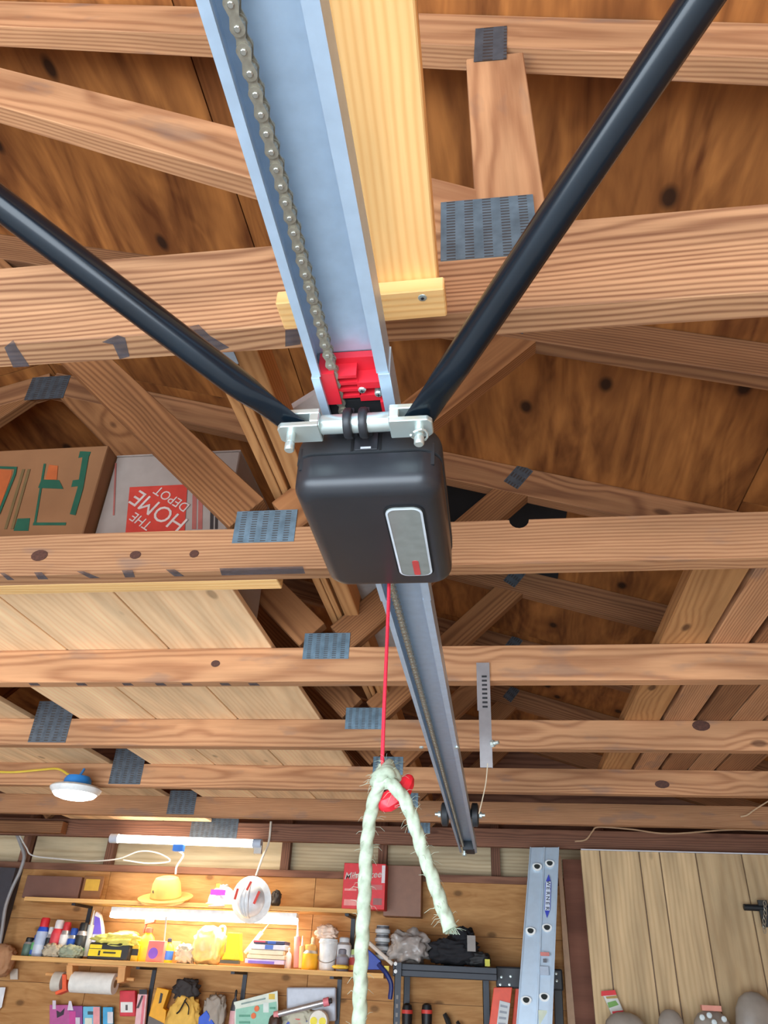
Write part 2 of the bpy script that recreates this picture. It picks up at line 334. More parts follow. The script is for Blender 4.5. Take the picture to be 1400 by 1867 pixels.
for i in range(1, 8):
    Y = TY[i]; yc = Y+.019; hb = .14 if i == 1 else .089
    t = thing('roof_truss', TL[i], 'roof truss', (RX, yc, H), 'roof trusses spanning the garage'); trusses.append(t)
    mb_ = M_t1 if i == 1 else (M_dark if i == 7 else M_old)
    if i == 2:                                   # notched bottom chord
        nc = [(.059-RX+.0175*math.cos(a), -.019, hb/2-.0005-.0175*math.sin(a)) for a in [k*math.pi/8 for k in range(9)]]
        link('bottom_chord', MB().prism([(XL-RX, -.019, -hb/2), (XR-RX, -.019, -hb/2), (XR-RX, -.019, hb/2)]+nc+[(XL-RX, -.019, hb/2)], (0, .038, 0)).mesh('notched'), mb_, t, Matrix.Translation((RX, yc, H+hb/2)))
    else: beam('bottom_chord', (XL, yc, H+hb/2), (XR, yc, H+hb/2), .038, hb, mb_, t)
    zc = lambda x: zl(x)+.046
    upn = Vector((SL, 0, 1)).normalized()
    beam('top_chord', (RX, yc, zc(RX)), (XR, yc, zc(XR)), .038, .089, M_old if i == 1 else M_top, t, up=(SL, 0, 1))
    beam('top_chord', (XL, yc, zc(XL)), (RX, yc, zc(RX)), .038, .089, M_top, t, up=(-SL, 0, 1))
    if i == 1:
        beam('web', (.043, yc, .765), (.036, yc, 1.145), .036, .082, M_old, t, up=(1, 0, 0))
        beam('web', (-.005, yc, .79), (-1.38, yc, 1.575), .0355, .089, M_old, t)
        gusset(t, -.041, .070, .705, .812, Y); gusset(t, .008, .055, 1.130, 1.222, Y, -.05, M_plate2)
    else:
        beam('web', (-.375, yc, .735), (.115, yc, 1.20), .036, .085, M_web, t); beam('web', (-.45, yc, .745), (-1.385, yc, 1.655), .0355, .085, M_web, t)
        beam('web', (-2.525, yc, .735), (-3.02, yc, 1.19), .036, .085, M_web, t); beam('web', (-2.45, yc, .745), (-1.515, yc, 1.655), .0355, .085, M_web, t)
        gusset(t, -.468, -.350, .677, .746, Y); gusset(t, .058, .132, 1.186, 1.232, Y, .9, M_plate2)
        gusset(t, -1.52, -1.38, 1.60, 1.70, Y, 0, M_plate2)
        if i >= 4: gusset(t, -1.545 if i < 7 else -1.68, -1.41, .628, .768 if i < 6 else .735, Y, 0, M_plate2)
    if i == 2:
        for a in ((72, 1013, 2, .017, .012), (247, 1012, 2, .011, .0085), (354, 1010, 2, .009, .008)): knot(t, a[0], a[1], TY[2], a[3], a[4])
    if i == 3: knot(t, 393, 1210, TY[3], .012, .009)
    if i == 4: knot(t, 1278, 1323, TY[4], .026, .016)
    if i == 5: knot(t, 1207, 1430, TY[5], .026, .014)
M_stain = plain('stain', S(84, 84, 92), .8, alpha=.42, var=.3, vs=90)
def stain(t, pts): MB().prism([atZ(a, b, H-.0004) for a, b in pts], (0, 0, .0003)).build('stain_mark', M_stain, t)
for pts in (((8, 634), (24, 620), (30, 632), (54, 668), (24, 670)), ((186, 624), (214, 611), (228, 616), (236, 650), (218, 655), (206, 628)), ((345, 596), (362, 592), (382, 612), (418, 634), (398, 640), (372, 632)), ((520, 602), (545, 601), (548, 628), (520, 632))): stain(trusses[0], pts)
for a, b, c, d in ((0, 8, 14, 26), (62, 76, 70, 88), (140, 152, 164, 182), (222, 242, 228, 246), (302, 318, 318, 336), (400, 552, 404, 556)):
    pz = lambda x, y: (x, y-.022*x); stain(trusses[1], (pz(a, 1045), pz(b, 1045), pz(d, 1058), pz(c, 1058)))
for x0 in (52, 138, 222, 282, 330, 400, 452): stain(trusses[2], ((x0, 1245.5), (x0+16, 1245.5), (x0+22, 1250), (x0+4, 1250)))
# new-wood pieces fixed to the trusses
o = beam('sister_board', (-3.6, 1.2155, H+.03), (-.385, 1.2155, H+.03), .039, .06, M_new); tag(o, 'pale new sister strip along the back of the second truss chord', 'timber strip')
o = beam('support_plank', (-.104, -.03, .612), (-.108, .556, .612), .137, .036, M_new); tag(o, 'wide pale new plank running beside the steel rail overhead', 'timber plank')
cl = thing('timber_cleat', 'small pale wood cleat screwed under the plank end', 'timber cleat', (-.12, .5, .585))
beam('cleat_board', (-.203, .525, .5845), (-.032, .522, .5845), .037, .018, M_new, cl)
p = atZ(770, 543, .5755); sw = MB().lathe([(.0001, -.001), (.004, -.0005), (.0046, 0), (.0046, .001)], (p.x, p.y, .5755), 12).build('screw', M_zinc, cl)
MB().lathe([(.0014, -.0016), (.0018, -.0009)], (p.x, p.y, .5755), 8).build('screw_recess', M_rub, sw)
# lateral braces lying in the crotch of the webs
BR = 'lateral braces running along the trusses'
for nm, x0, x1, z0, lab in (('lateral_brace', -.411, -.392, .795, 'narrow long brace lying on edge, left of the pair over the webs'), ('lateral_brace', -.391, -.376, .795, 'thin middle brace strip lying over the truss webs'), ('lateral_brace', -.369, -.331, .795, 'wider brace board on the right of the pair over the webs')):
    o = beam(nm, ((x0+x1)/2, .73, z0+.03), ((x0+x1)/2, 4.2, z0+.03), x1-x0-.001, .06, M_brace); tag(o, lab, 'timber brace', BR)
    if x0 < -.40: q_ = atZ(422, 657, .794); box('metal_tie', (q_.x-.009, q_.y-.03, .7935), (q_.x+.009, q_.y+.008, .7948), M_galv, o)
gs = MB().prism([(-.3745, 1.059, .895), (-.268, .985, .895), (-.268, 2.32, .895), (-.3745, 2.32, .895)], (0, 0, .015)).build('grey_sheet', M_grey)
tag(gs, 'pale grey board lying flat in the attic above the opener', 'panel')
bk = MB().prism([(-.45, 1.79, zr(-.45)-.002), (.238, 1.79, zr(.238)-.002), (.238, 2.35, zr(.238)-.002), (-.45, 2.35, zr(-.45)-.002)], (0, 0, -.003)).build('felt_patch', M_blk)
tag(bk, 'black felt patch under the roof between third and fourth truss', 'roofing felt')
# attic deck boards
ad = thing('attic_deck', 'pale plank deck laid over the bottom chords at left', 'attic deck', (-1, 2, .709))
for xa, xb in ((-.827, -.550), (-1.11, -.829), (-1.385, -1.112)):
    beam('deck_board', ((xa+xb)/2, 1.192, .717), ((xa+xb)/2, 3.7, .717), xb-xa-.003, .016, M_deck, ad)
for xa, xb in ((-1.84, -1.56), (-2.12, -1.842), (-2.4, -2.122)):
    beam('deck_board', ((xa+xb)/2, 1.192, .717), ((xa+xb)/2, 4.26, .717), xb-xa-.003, .016, M_deck, ad)
beam('deck_board', (-1.47, 1.192, .717), (-1.47, 2.0, .717), .17, .016, M_deck, ad)
# loose lumber stored on the right
LM = 'spare lumber lying across the chords at right'
for k, (xa, xb, th, ya, yb, lab, mm) in enumerate(((.400, .505, .036, 1.235, 3.1, 'leftmost pale spare board across the right chords', M_brace), (.517, .602, .04, 1.25, 3.0, 'second spare board from the left across the right chords', M_old),
        (.615, .705, .03, 1.6, 3.2, 'third spare board from the left across the right chords', M_top), (.71, .80, .034, 1.5, 3.1, 'fourth spare board from the left across the right chords', M_old), (.81, .93, .03, 1.6, 3.3, 'outermost spare board lying across the right chords', M_top))):
    o = beam('spare_board', ((xa+xb)/2, ya, .709+th/2), ((xa+xb)/2, yb, .709+th/2), xb-xa, th, mm); tag(o, lab, 'lumber', LM)

# ------------------------------------------------------------------ opener rail and chain
RXL, RXR, ZL_, ZT = -.149, -.0805, .455, .486
rail = thing('opener_rail', 'long galvanised steel opener rail running back under the trusses', 'opener rail', (-.115, .6, ZT))
def channel(name, y0, y1, e=0, parent=rail):
    a, b, t, zb, zt = RXL-e, RXR+e, .0016, ZL_-e, ZT+e; lw = .0075
    prof = [(a, zb), (a+lw, zb), (a+lw, zb+.004), (a+lw-t, zb+.004), (a+lw-t, zb+t), (a+t, zb+t), (a+t, zt-t), (b-t, zt-t), (b-t, zb+t), (b-lw-.0015, zb+t), (b-lw-.0015, zb+.004), (b-lw-.0015-t, zb+.004), (b-lw-.0015-t, zb), (b, zb), (b, zt), (a, zt)]
    mb = MB(); n = len(prof)
    mb.v = [(x, y0, z) for x, z in prof]+[(x, y1, z) for x, z in prof]
    mb.f = [(i, (i+1) % n, (i+1) % n+n, i+n) for i in range(n)]
    q = [(0, 1, 4, 5), (1, 2, 3, 4), (0, 5, 6, 15), (6, 7, 14, 15), (7, 8, 13, 14), (8, 9, 12, 13), (9, 10, 11, 12)]
    mb.f += q+[tuple(i+n for i in f) for f in q]
    return mb.build(name, M_galv, parent)
channel('rail_section', -.25, .488); channel('rail_sleeve', .4885, .95, .0012); channel('rail_section', .9505, 1.95); channel('rail_section', 1.951, 3.31)
for px, py in ((655, 655), (610, 655)):
    p = atZ(px, py, ZT-.0017); o = box('slot', (p.x-.006, p.y-.0012, ZT-.0024), (p.x+.006, p.y+.0012, ZT-.0015), M_rub, rail)
for px, py in ((768, 1362), (833, 1362)):
    p = atZ(px, py, ZL_); MB().lathe([(.004, -.003), (.005, -.002), (.005, .001)], (p.x, p.y, ZL_), 10).build('rivet', M_zinc, rail)
ec = box('end_cap', (RXL+.016, 3.20, ZL_-.004), (RXR-.008, 3.318, ZT-.003), M_black2, rail, .003)
MB().lathe([(.007, -.022), (.009, -.02), (.009, -.012), (.005, -.011), (.005, .02)], (-.128, 3.235, ZL_), 10).build('tension_bolt', M_zinc, ec)
for s, x in ((-1, RXL), (1, RXR)):
    k = MB().lathe([(.012, 0), (.030, .003), (.036, .006), (.036, .022), (.028, .026)], (x, 2.575, ZL_+.012), 18, (s, 0, 0)).build('side_knob', M_black2, rail, True)
    MB().lathe([(.009, .026), (.010, .028), (.010, .036), (.005, .037), (.005, .046)], (x, 2.575, ZL_+.012), 8, (s, 0, 0)).build('bolt', M_zinc, k)
chain = thing('drive_chain', 'greasy steel roller chain stretched along inside the rail', 'chain', (-.131, .6, .4655))
PT = .0127
def plate8(z, t=.0011, r=.0047, w=.0029):
    pts = []
    for k in range(9): a = math.pi/2+math.pi*k/8+0; pts.append((r*math.cos(a), r*math.sin(a)))
    pts.insert(0, (PT/2, w)); pts.append((PT/2, -w))
    for k in range(9): a = -math.pi/2+math.pi*k/8; pts.append((PT+r*math.cos(a), r*math.sin(a)))
    return [(y, x, z-t/2) for x, y in pts], t
def linkmesh(outer):
    mb = MB(); d = .0043 if outer else .0031
    for s in (-1, 1):
        poly, t = plate8(s*d); mb.prism(poly, (0, 0, t))
    return mb.mesh('link')
lo, li = linkmesh(True), linkmesh(False); lo.materials.append(M_steel); li.materials.append(M_steel)
pinm = MB().lathe([(.0016, -.0060), (.0021, -.0056), (.0021, .0056), (.0016, .006)], n=8).mesh('pin'); pinm.materials.append(M_pin)
rolm = MB().lathe([(.0039, -.0025), (.0039, .0025)], n=10).mesh('roller'); rolm.materials.append(M_steel)
ZCH = .4655
def chlink(n, y):
    M = Matrix.Translation((-.1318, y, ZCH)); o = link('chain_link', lo if n % 2 else li, None, chain, M)
    if n % 2:
        for dy in (0, PT): link('pin', pinm, None, o, Matrix.Translation((-.1318, y+dy, ZCH)))
    else:
        for dy in (0, PT): link('roller', rolm, None, o, Matrix.Translation((-.1318, y+dy, ZCH)))
n = 0; y = .10
while y < 3.20:
    if y < .56 or .76 < y < 1.5: chlink(n, y)
    elif y >= 1.5:
        pass
    n += 1; y += PT
far = MB(); y0 = .10+PT*111; n = 111
while y0 < 3.20:
    d = .0043 if n % 2 else .0031
    for s in (-1, 1):
        poly, t = plate8(s*d); far.prism([(a-.1318, b+y0, c+ZCH) for a, b, c in poly], (0, 0, t))
    if n % 2:
        for dy in (0, PT): far.lathe([(.0021, -.0056), (.0021, .0056)], (-.1318, y0+dy, ZCH), 6)
    else:
        for dy in (0, PT): far.lathe([(.0039, -.0025), (.0039, .0025)], (-.1318, y0+dy, ZCH), 6)
    n += 1; y0 += PT
tag(far.build('far_chain_links', M_steel, chain), kind='stuff')

# ------------------------------------------------------------------ opener carriage
BX0, BX1, BY0, BY1, BZ0, BZ1 = -.181, -.0395, .562, .770, .384, .455
cx = (BX0+BX1)/2
car = thing('opener_carriage', 'black plastic opener motor carriage with clear lens under the rail', 'garage opener', (cx, .66, BZ0))
def rbox(a, b, r, seg=5, rt=None):
    bm = bmesh.new(); bmesh.ops.create_cube(bm, size=1)
    for v in bm.verts:
        for j in range(3): v.co[j] = (a[j]+b[j])/2+v.co[j]*(b[j]-a[j])
    if rt:
        es = [e for e in bm.edges if abs(e.verts[0].co.z-b[2]) < 1e-5 and abs(e.verts[1].co.z-b[2]) < 1e-5 and abs(e.verts[0].co.x-e.verts[1].co.x) < 1e-5]
        bmesh.ops.bevel(bm, geom=es, offset=rt, segments=8, affect='EDGES', profile=.5)
        es = [e for e in bm.edges if len(e.link_faces) == 2 and e.calc_face_angle(0) > 1.2]
    else: es = list(bm.edges)
    bmesh.ops.bevel(bm, geom=es, offset=r, segments=seg, affect='EDGES', profile=.5, clamp_overlap=True)
    me = bpy.data.meshes.new('rounded'); bm.to_mesh(me); bm.free(); return me
def smoothall(o, a=.6): auto(o, a); return o
def loft(secs, r, n=8):                        # stacked rounded-rectangle sections (inset, z)
    mb = MB(); m_ = 4*(n+1)
    for ins, z in secs:
        a0, a1, c0, c1 = BX0+ins, BX1-ins, BY0+ins, BY1-ins; rr = max(.003, r-ins*.6)
        for cx_, cy_, g0 in ((a1-rr, c1-rr, 0), (a0+rr, c1-rr, 90), (a0+rr, c0+rr, 180), (a1-rr, c0+rr, 270)):
            for k in range(n+1): a = math.radians(g0+90*k/n); mb.v.append((cx_+rr*math.cos(a), cy_+rr*math.sin(a), z))
    for i in range(len(secs)-1):
        for k in range(m_): p = i*m_+k; q = i*m_+(k+1) % m_; mb.f.append((p, q, q+m_, p+m_))
    mb.f.append(tuple(range(m_-1, -1, -1))); e = (len(secs)-1)*m_; mb.f.append(tuple(range(e, e+m_))); return mb
qr = lambda r, k, n=6: (r*(1-math.sin(k*math.pi/2/n)), r*(1-math.cos(k*math.pi/2/n)))
lowc = loft([(qr(.016, k)[0], BZ0+qr(.016, k)[1]) for k in range(7)]+[(0, .4225), (.0008, .4232)], .022).build('lower_cover', M_black, car, True)
ush = loft([(.0008, .4244), (-.0008, .4252)]+[(.020*(1-math.cos(k*math.pi/2/7))-.0008, .4375+.026*math.sin(k*math.pi/2/7)) for k in range(8)], .022).build('upper_shell', M_black2, car, True)
core = box('inner_gasket', (BX0+.006, BY0+.004, .41), (BX1-.006, BY1-.006, .435), M_rub, car)
lt = box('latch', (cx-.0115, BY0-.0025, .4255), (cx+.0115, BY0+.03, BZ1+.009), M_black, car, .0015)
box('latch_slot', (cx-.005, BY0-.0031, .4268), (cx+.005, BY0-.0024, .4288), plain('pale_slot', S(196, 200, 204), .5), lt)
for s in (-1, 1): box('latch_groove', (cx+s*.0135-.0012, BY0-.0016, .4255), (cx+s*.0135+.0012, BY0+.006, .4570), M_blk, lt)
# lens: rounded clear window in the underside, red indicator inside
LX0, LX1, LY0, LY1 = -.0955, -.0595, .596, .735
def rrect(x0, x1, y0, y1, r, z, n=6):
    out = []
    for cx_, cy_, a0 in ((x1-r, y1-r, 0), (x0+r, y1-r, 90), (x0+r, y0+r, 180), (x1-r, y0+r, 270)):
        for k in range(n+1):
            a = math.radians(a0+90*k/n); out.append((cx_+r*math.cos(a), cy_+r*math.sin(a), z))
    return out
M_lens = plain('frosted_lens', S(128, 134, 130), .22, 0, .6, var=.10, vs=60)
M_rim = plain('lens_rim', S(202, 212, 220), .15, 0, .8)
MB().prism(rrect(LX0-.002, LX1+.002, LY0-.002, LY1+.002, .0115, BZ0-.0004), (0, 0, -.0008)).build('lens_recess', M_blk, car)
le = MB().prism(rrect(LX0, LX1, LY0, LY1, .010, BZ0-.001), (0, 0, -.0016)).build('lens', M_lens, car)
rm = MB(); a_, b_ = rrect(LX0, LX1, LY0, LY1, .010, BZ0-.0026), rrect(LX0+.0022, LX1-.0022, LY0+.0022, LY1-.0022, .008, BZ0-.0030); n_ = len(a_)
rm.v = a_+b_; rm.f = [(i, (i+1) % n_, (i+1) % n_+n_, i+n_) for i in range(n_)]
rm.build('lens_rim', M_rim, le)
tag(MB().prism(rrect(-.0795, -.0725, .700, .7325, .003, BZ0-.0026), (0, 0, -.0005)).build('indicator_lamp', plain('red_lens', S(190, 70, 70), .3), le), 'red indicator lamp')
# red trolley block inside the rail
rb = MB()
rb.box((-.1445, .488, .458), (-.130, .530, .4835)); rb.box((-.130, .488, .476), (-.088, .530, .4835)); rb.box((-.112, .505, .4605), (-.088, .513, .477)); rb.box((-.112, .522, .4605), (-.088, .530, .477))
for k in range(4): rb.box((-.1305, .495+k*.009, .461), (-.111, .4985+k*.009, .477))
rb.box((-.0935, .530, .458), (-.088, .56, .4835))
tr = rb.build('trolley_block', M_red, car)
for px, py in ((660, 711), (690, 718)):
    p = atZ(px, py, .4605); sc_ = MB().lathe([(.0001, -.0016), (.003, -.0013), (.0038, 0), (.0038, .014)], (p.x, p.y, .4605), 12).build('screw', M_zinc, tr)
    MB().box((p.x-.002, p.y-.0004, .4585), (p.x+.002, p.y+.0004, .4592)).box((p.x-.0004, p.y-.002, .4585), (p.x+.0004, p.y+.002, .4592)).build('screw_recess', M_rub, sc_)
box('trolley_body', (-.143, .5305, .462), (-.0942, .60, .483), M_blk, car)
box('hanger_block', (-.155, .575, .452), (-.075, .755, .463), M_black2, car)
# cross shaft with clamp rings, clevises and pins
SY, SZ = .528, .4325
sh = MB().lathe([(.0085, 0), (.0092, .001), (.0092, .063), (.0085, .064)], (-.147, SY, SZ), 20, (1, 0, 0)).build('cross_shaft', M_zinc, car, True)
for x in (-.1255, -.1112):
    rg = MB().lathe([(.0098, 0), (.0135, .0004), (.0145, .0018), (.0145, .0062), (.0135, .0076), (.0098, .008)], (x, SY, SZ), 22, (1, 0, 0)).build('clamp_ring', M_rub, car, True)
    box('ring_tab', (x+.0005, SY+.004, SZ+.009), (x+.0075, SY+.045, SZ+.0225), M_rub, rg, .001)
def clevis(x_in, s):
    x1 = x_in+s*.012; x2 = x_in+s*.039
    mb = MB(); prof = lambda z0, z1: [(x_in, SY-.0125, z0), (x2-s*.004, SY-.0125, z0), (x2, SY-.008, z0), (x2, SY+.008, z0), (x2-s*.004, SY+.0125, z0), (x_in, SY+.0125, z0)]
    mb.prism(prof(SZ+.0045, 0), (0, 0, .0055)); mb.prism(prof(SZ-.010, 0), (0, 0, .0055)); mb.box((x_in, SY-.0125, SZ-.0046), (x_in+s*.009, SY+.0125, SZ+.0046))
    c = mb.build('clevis', M_zinc, car, bevel=.0008, seg=1)
    px_ = x_in+s*.027; py_ = SY-.002
    pn = MB().lathe([(.0042, .012), (.0055, .0115), (.0055, .010), (.0043, .0098), (.0043, -.020), (.0035, -.0202), (.0035, -.022), (.0046, -.0222), (.0046, -.0285), (.0038, -.0295)], (px_, py_, SZ), 14).build('pin', M_zinc, c, True)
    if s > 0: MB().tube([(px_+.0075*math.cos(a)*(1 if k else 1), py_+.0075*math.sin(a), SZ-.019-.0012*math.sin(2*a)) for k, a in enumerate([i*.5-2.2 for i in range(12)])], .0011, 6).build('spring_clip', M_zinc, pn)
    return Vector((px_, py_, SZ))
pl_, pr_ = clevis(-.147, -1), clevis(-.083, 1)
def arm(name, label, p, end, w0):
    e = Vector(end); d = (e-p); pts = []; rs = []; fl = []
    for k in range(25):
        t = k/24; L = d.length*t*1.3; q = p+d.normalized()*(L-.012); pts.append(q)
        f = min(1, max(.13, (L-.020)/.05)); fl.append(f); rs.append(.0136+(1-f)*.0004)
    mb = MB(); mb.tube(pts, rs, 18, True, flat=fl); o = mb.build(name, M_arm, None, True); tag(o, label, 'opener arm', 'black steel opener arms'); return o
arm('steel_strut', 'black steel tube arm reaching to the upper right from the opener', pr_, (.140, .248, .520), 0)
arm('steel_strut', 'black steel tube arm reaching to the upper left from the opener', pl_, (-.3746, .334, .515), 0)
# pull cord with red handle, and the rope knotted to it
CY = .775
cp = lambda px, py, dy=0: atY(px, py, CY+dy)
pc = thing('pull_cord', 'thin red release cord with a curved red plastic handle', 'pull cord', cp(700, 1250))
MB().tube([cp(709, 1060), cp(708, 1100), cp(705, 1180), cp(700, 1300), cp(697, 1385), cp(700, 1415)], .0021, 12, strand=3, twist=900).build('cord', M_string, pc)
hp = [(689, 1464), (697, 1464), (706, 1461), (716, 1455), (726, 1447), (735, 1437), (742, 1426), (746, 1417), (747, 1413)]
hn = MB(); hn.tube([cp(a, b, .004) for a, b in hp], [.006, .009, .0105, .0105, .010, .0095, .008, .0055, .003], 8, flat=[1.0]*9)
hn.tube([cp(700, 1405, .004), cp(710, 1422, .004), cp(722, 1445, .004)], [.003, .0055, .006], 8)
hn.build('handle', M_red, pc, True)
def smooth_path(pts, n=8):
    P = [Vector(p) for p in pts]; P = [P[0]*2-P[1]]+P+[P[-1]*2-P[-2]]; out = []
    for i in range(1, len(P)-2):
        for k in range(n):
            t = k/n; a, b, c, d = P[i-1], P[i], P[i+1], P[i+2]
            out.append(.5*((2*b)+(c-a)*t+(2*a-5*b+4*c-d)*t*t+(3*b-a-3*c+d)*t**3))
    return out+[P[-2]]
rp = thing('knotted_rope', 'frayed white three-strand rope knotted onto the red pull handle', 'rope', cp(690, 1500))
RR = .0066
path = [cp(651, 1950), cp(655, 1867), cp(658, 1760), cp(664, 1640), cp(668, 1550), cp(675, 1490), cp(684, 1450, -.004), cp(694, 1425, -.010), cp(703, 1408, -.008), cp(709, 1398, 0), cp(706, 1396, .010), cp(693, 1412, .012), cp(686, 1426, .004),
        cp(690, 1416, -.013), cp(704, 1406, -.017), cp(716, 1412, -.008), cp(722, 1424, .004), cp(712, 1432, .012), cp(700, 1428, .005), cp(703, 1424, -.008), cp(716, 1432, -.012), cp(732, 1449, -.012), cp(744, 1472, -.010), cp(756, 1505, -.006), cp(770, 1550), cp(788, 1600), cp(805, 1650), cp(816, 1680), cp(822, 1694)]
sp = smooth_path(path, 14)
MB().tube(sp, [RR if k < len(sp)-10 else RR*(1+.02*(10-(len(sp)-k))) for k in range(len(sp))], 24, strand=3, twist=115).build('rope_strand', M_rope, rp, True)
hair = MB()
for k in range(260):
    i = random.randrange(4, len(sp)-3); q = sp[i]; a = random.random()*6.28; d = Vector((math.cos(a), .5*math.sin(a), random.uniform(-.8, .6))).normalized()
    L = random.uniform(.004, .010); hair.tube([q+d*RR*.8, q+d*(RR+L*.5)+Vector((0, 0, .001)), q+d*(RR+L)+Vector((random.uniform(-.002, .002), 0, random.uniform(-.003, .001)))], [.00022, .00018, .0001], 3, False)
for k in range(40):
    q = sp[-1]; hair.tube([q+Vector((random.uniform(-.005, .005), random.uniform(-.005, .005), .004)), q+Vector((random.uniform(-.006, .008), random.uniform(-.006, .006), -.004))], [.0004, .0002], 3, False)
tag(hair.build('frayed_fibres', M_rope, rp), kind='stuff')
# slotted strap hanging from the third truss, with a string
M_strap = plain('strap_steel', S(150, 146, 146), .45, .4)
st = thing('slotted_strap', 'grey slotted angle strap hanging from the third truss', 'metal strap', (-.015, 1.735, .6))
mb = MB(); mb.box((-.034, 1.7375, .545), (-.003, 1.7395, .662)); mb.box((-.0055, 1.7395, .545), (-.003, 1.7435, .662)); mb.build('strap_upper', M_strap, st)
MB().box((-.031, 1.7345, .415), (-.003, 1.7365, .546)).box((-.0052, 1.7365, .415), (-.003, 1.7435, .546)).build('strap_lower', M_strap, st)
for k in range(11): box('slot', (-.022, 1.7365, .520+k*.0105), (-.010, 1.7376, .5245+k*.0105), M_rub, st)
MB().lathe([(.006, 0), (.008, .002), (.008, .008), (.004, .009), (.004, .02)], (-.005, 1.735, .467), 8, (1, -.6, .1)).build('bolt', M_zinc, st)
MB().tube(smooth_path([atY(889, 1392, 1.735), atY(886, 1425, 1.735), atY(880, 1455, 1.735), atY(873, 1484, 1.735)], 5), .0012, 5).build('string', plain('string', S(190, 176, 150), .8), st)

# ------------------------------------------------------------------ boxes in the attic
PK = [0]
def printed(name, pts, mat, parent, Y):
    PK[0] += 1; Y -= .0002*(PK[0] % 7); return MB().prism([(a, Y, b) for a, b in pts], (0, -.0008, 0)).build(name, mat, parent)
M_green = plain('print_green', S(24, 84, 62), .7); M_orng = plain('print_orange', S(176, 88, 40), .7); M_hred = plain('print_red', S(192, 58, 44), .7); M_pink = plain('print_pink', S(164, 92, 82), .7); M_ink = plain('print_black', S(52, 44, 42), .7)
Y1 = 1.36
b1 = thing('moving_box', 'brown cardboard moving box with green and orange hand-truck print', 'cardboard box', (-1.2, Y1+.15, .725))
box('carton', (-1.50, Y1, .726), (-.908, Y1+.32, 1.085), M_card, b1, .003, 1)
q = lambda a, b: (atY(a, b, Y1).x, atY(a, b, Y1).z)
printed('green_print', [q(25, 968), q(52, 968), q(55, 945), q(32, 946)], M_green, b1, Y1); printed('orange_panel', [q(0, 925), q(22, 865), q(22, 858), q(0, 856)], M_orng, b1, Y1)
printed('green_outline', [q(0, 940), q(30, 865), q(32, 852), q(0, 851), q(0, 855), q(27, 856), q(25, 865), q(0, 928)], M_green, b1, Y1-.001)
printed('orange_print', [q(83, 875), q(104, 875), q(106, 850), q(90, 848)], M_orng, b1, Y1); printed('truck_green', [q(70, 890), q(116, 892), q(108, 876), q(76, 875)], M_green, b1, Y1)
printed('truck_frame', [q(128, 938), q(138, 940), q(152, 892), q(163, 830), q(152, 828), q(142, 890)], M_green, b1, Y1); printed('truck_handle', [q(143, 835), q(163, 832), q(166, 824), q(146, 823)], M_green, b1, Y1)
printed('truck_wheel', [q(130, 888), q(148, 886), q(150, 874), q(133, 876)], M_green, b1, Y1); printed('truck_base', [q(60, 958), q(120, 958), q(121, 953), q(61, 953)], M_green, b1, Y1)
printed('truck_rail', [q(62, 955), q(66, 955), q(84, 846), q(80, 846)], M_green, b1, Y1)
for k in range(2): printed('print_line', [q(8+k*12, 965), q(13+k*12, 965), q(46+k*10, 856), q(41+k*10, 856)], plain('print_olive', S(108, 88, 52), .7), b1, Y1)
Y2 = 1.40
b2 = thing('store_box', 'white moving box with a red square store logo upside down', 'cardboard box', (-.73, Y2+.15, .725))
box('carton', (-.905, Y2, .726), (-.585, Y2+.30, 1.078), M_cardw, b2, .003, 1)
for s, e_ in ((0, .006), (1, .004)): box('top_flap', (-.905, Y2+s*.15, 1.0785), (-.585, Y2+.149+s*.15, 1.082), M_cardw, b2)
q = lambda a, b: (atY(a, b, Y2).x, atY(a, b, Y2).z)
cL = q(287, 930); sq = .082
lg = printed('logo_square', [q(229, 975), q(337, 972), q(342, 884), q(237, 889)], M_hred, b2, Y2)
an = math.radians(147); M_lw = plain('print_white', S(206, 186, 176), .7)
for word, dx, dz, sz in (('HOME', -.006, 0, .060), ('THE', .010, .043, .034), ('DEPOT', -.010, -.041, .034)):
    ux, uz = math.cos(an), math.sin(an)
    text('logo_lettering', word, sz, M_lw, lg, facing((cL[0]+ux*dx-uz*dz, Y2-.0030, cL[1]+uz*dx+ux*dz), an), bold=0)
for a, b, m_ in ((350, 358, M_pink), (361, 369, M_pink), (383, 389, M_ink), (392, 397, M_ink)): printed('print_line', [q(a, 965), q(b, 965), q(b+1, 902), q(a+1, 902)], m_, b2, Y2)
printed('print_line', [q(206, 940), q(209, 940), q(213, 845), q(210, 845)], M_pink, b2, Y2)

# ------------------------------------------------------------------ workshop wall: shelves and what stands on them
def rect(x0, y0, x1, y1, Y):
    a, b, c, d = atY(x0, (y0+y1)/2, Y), atY(x1, (y0+y1)/2, Y), atY((x0+x1)/2, y0, Y), atY((x0+x1)/2, y1, Y)
    return a.x, b.x, d.z, c.z                  # left, right, bottom, top
ZS1, ZS2 = .034, .313
s1 = thing('wall_shelf', 'lower plank shelf crowded with cans and bottles', 'shelf', (-1.5, 4.42, .02), 'workshop shelves')
beam('shelf_board', (-2.56, 4.425, .023), (-.575, 4.425, .023), .25, .022, M_shelfw, s1)
s2 = thing('wall_shelf', 'upper plank shelf holding hats and the red box', 'shelf', (-1.5, 4.43, .30), 'workshop shelves')
beam('shelf_board', (-2.594, 4.44, .303), (-.70, 4.44, .303), .22, .020, M_shelfw, s2)
def bracket(parent, px, ztop, Yf, drop):
    x = atY(px, 1700, 4.5).x; t = thing
    mb = MB(); mb.box((x-.011, 4.541, ztop-drop), (x+.011, 4.5495, ztop)); b = mb.build('bracket_upright', M_bmet, parent)
    MB().box((x-.010, Yf, ztop-.012), (x+.010, 4.541, ztop-.001)).build('bracket_arm', M_bmet, parent)
for px in (148, 640): bracket(s2, px, .292, 4.34, .20)
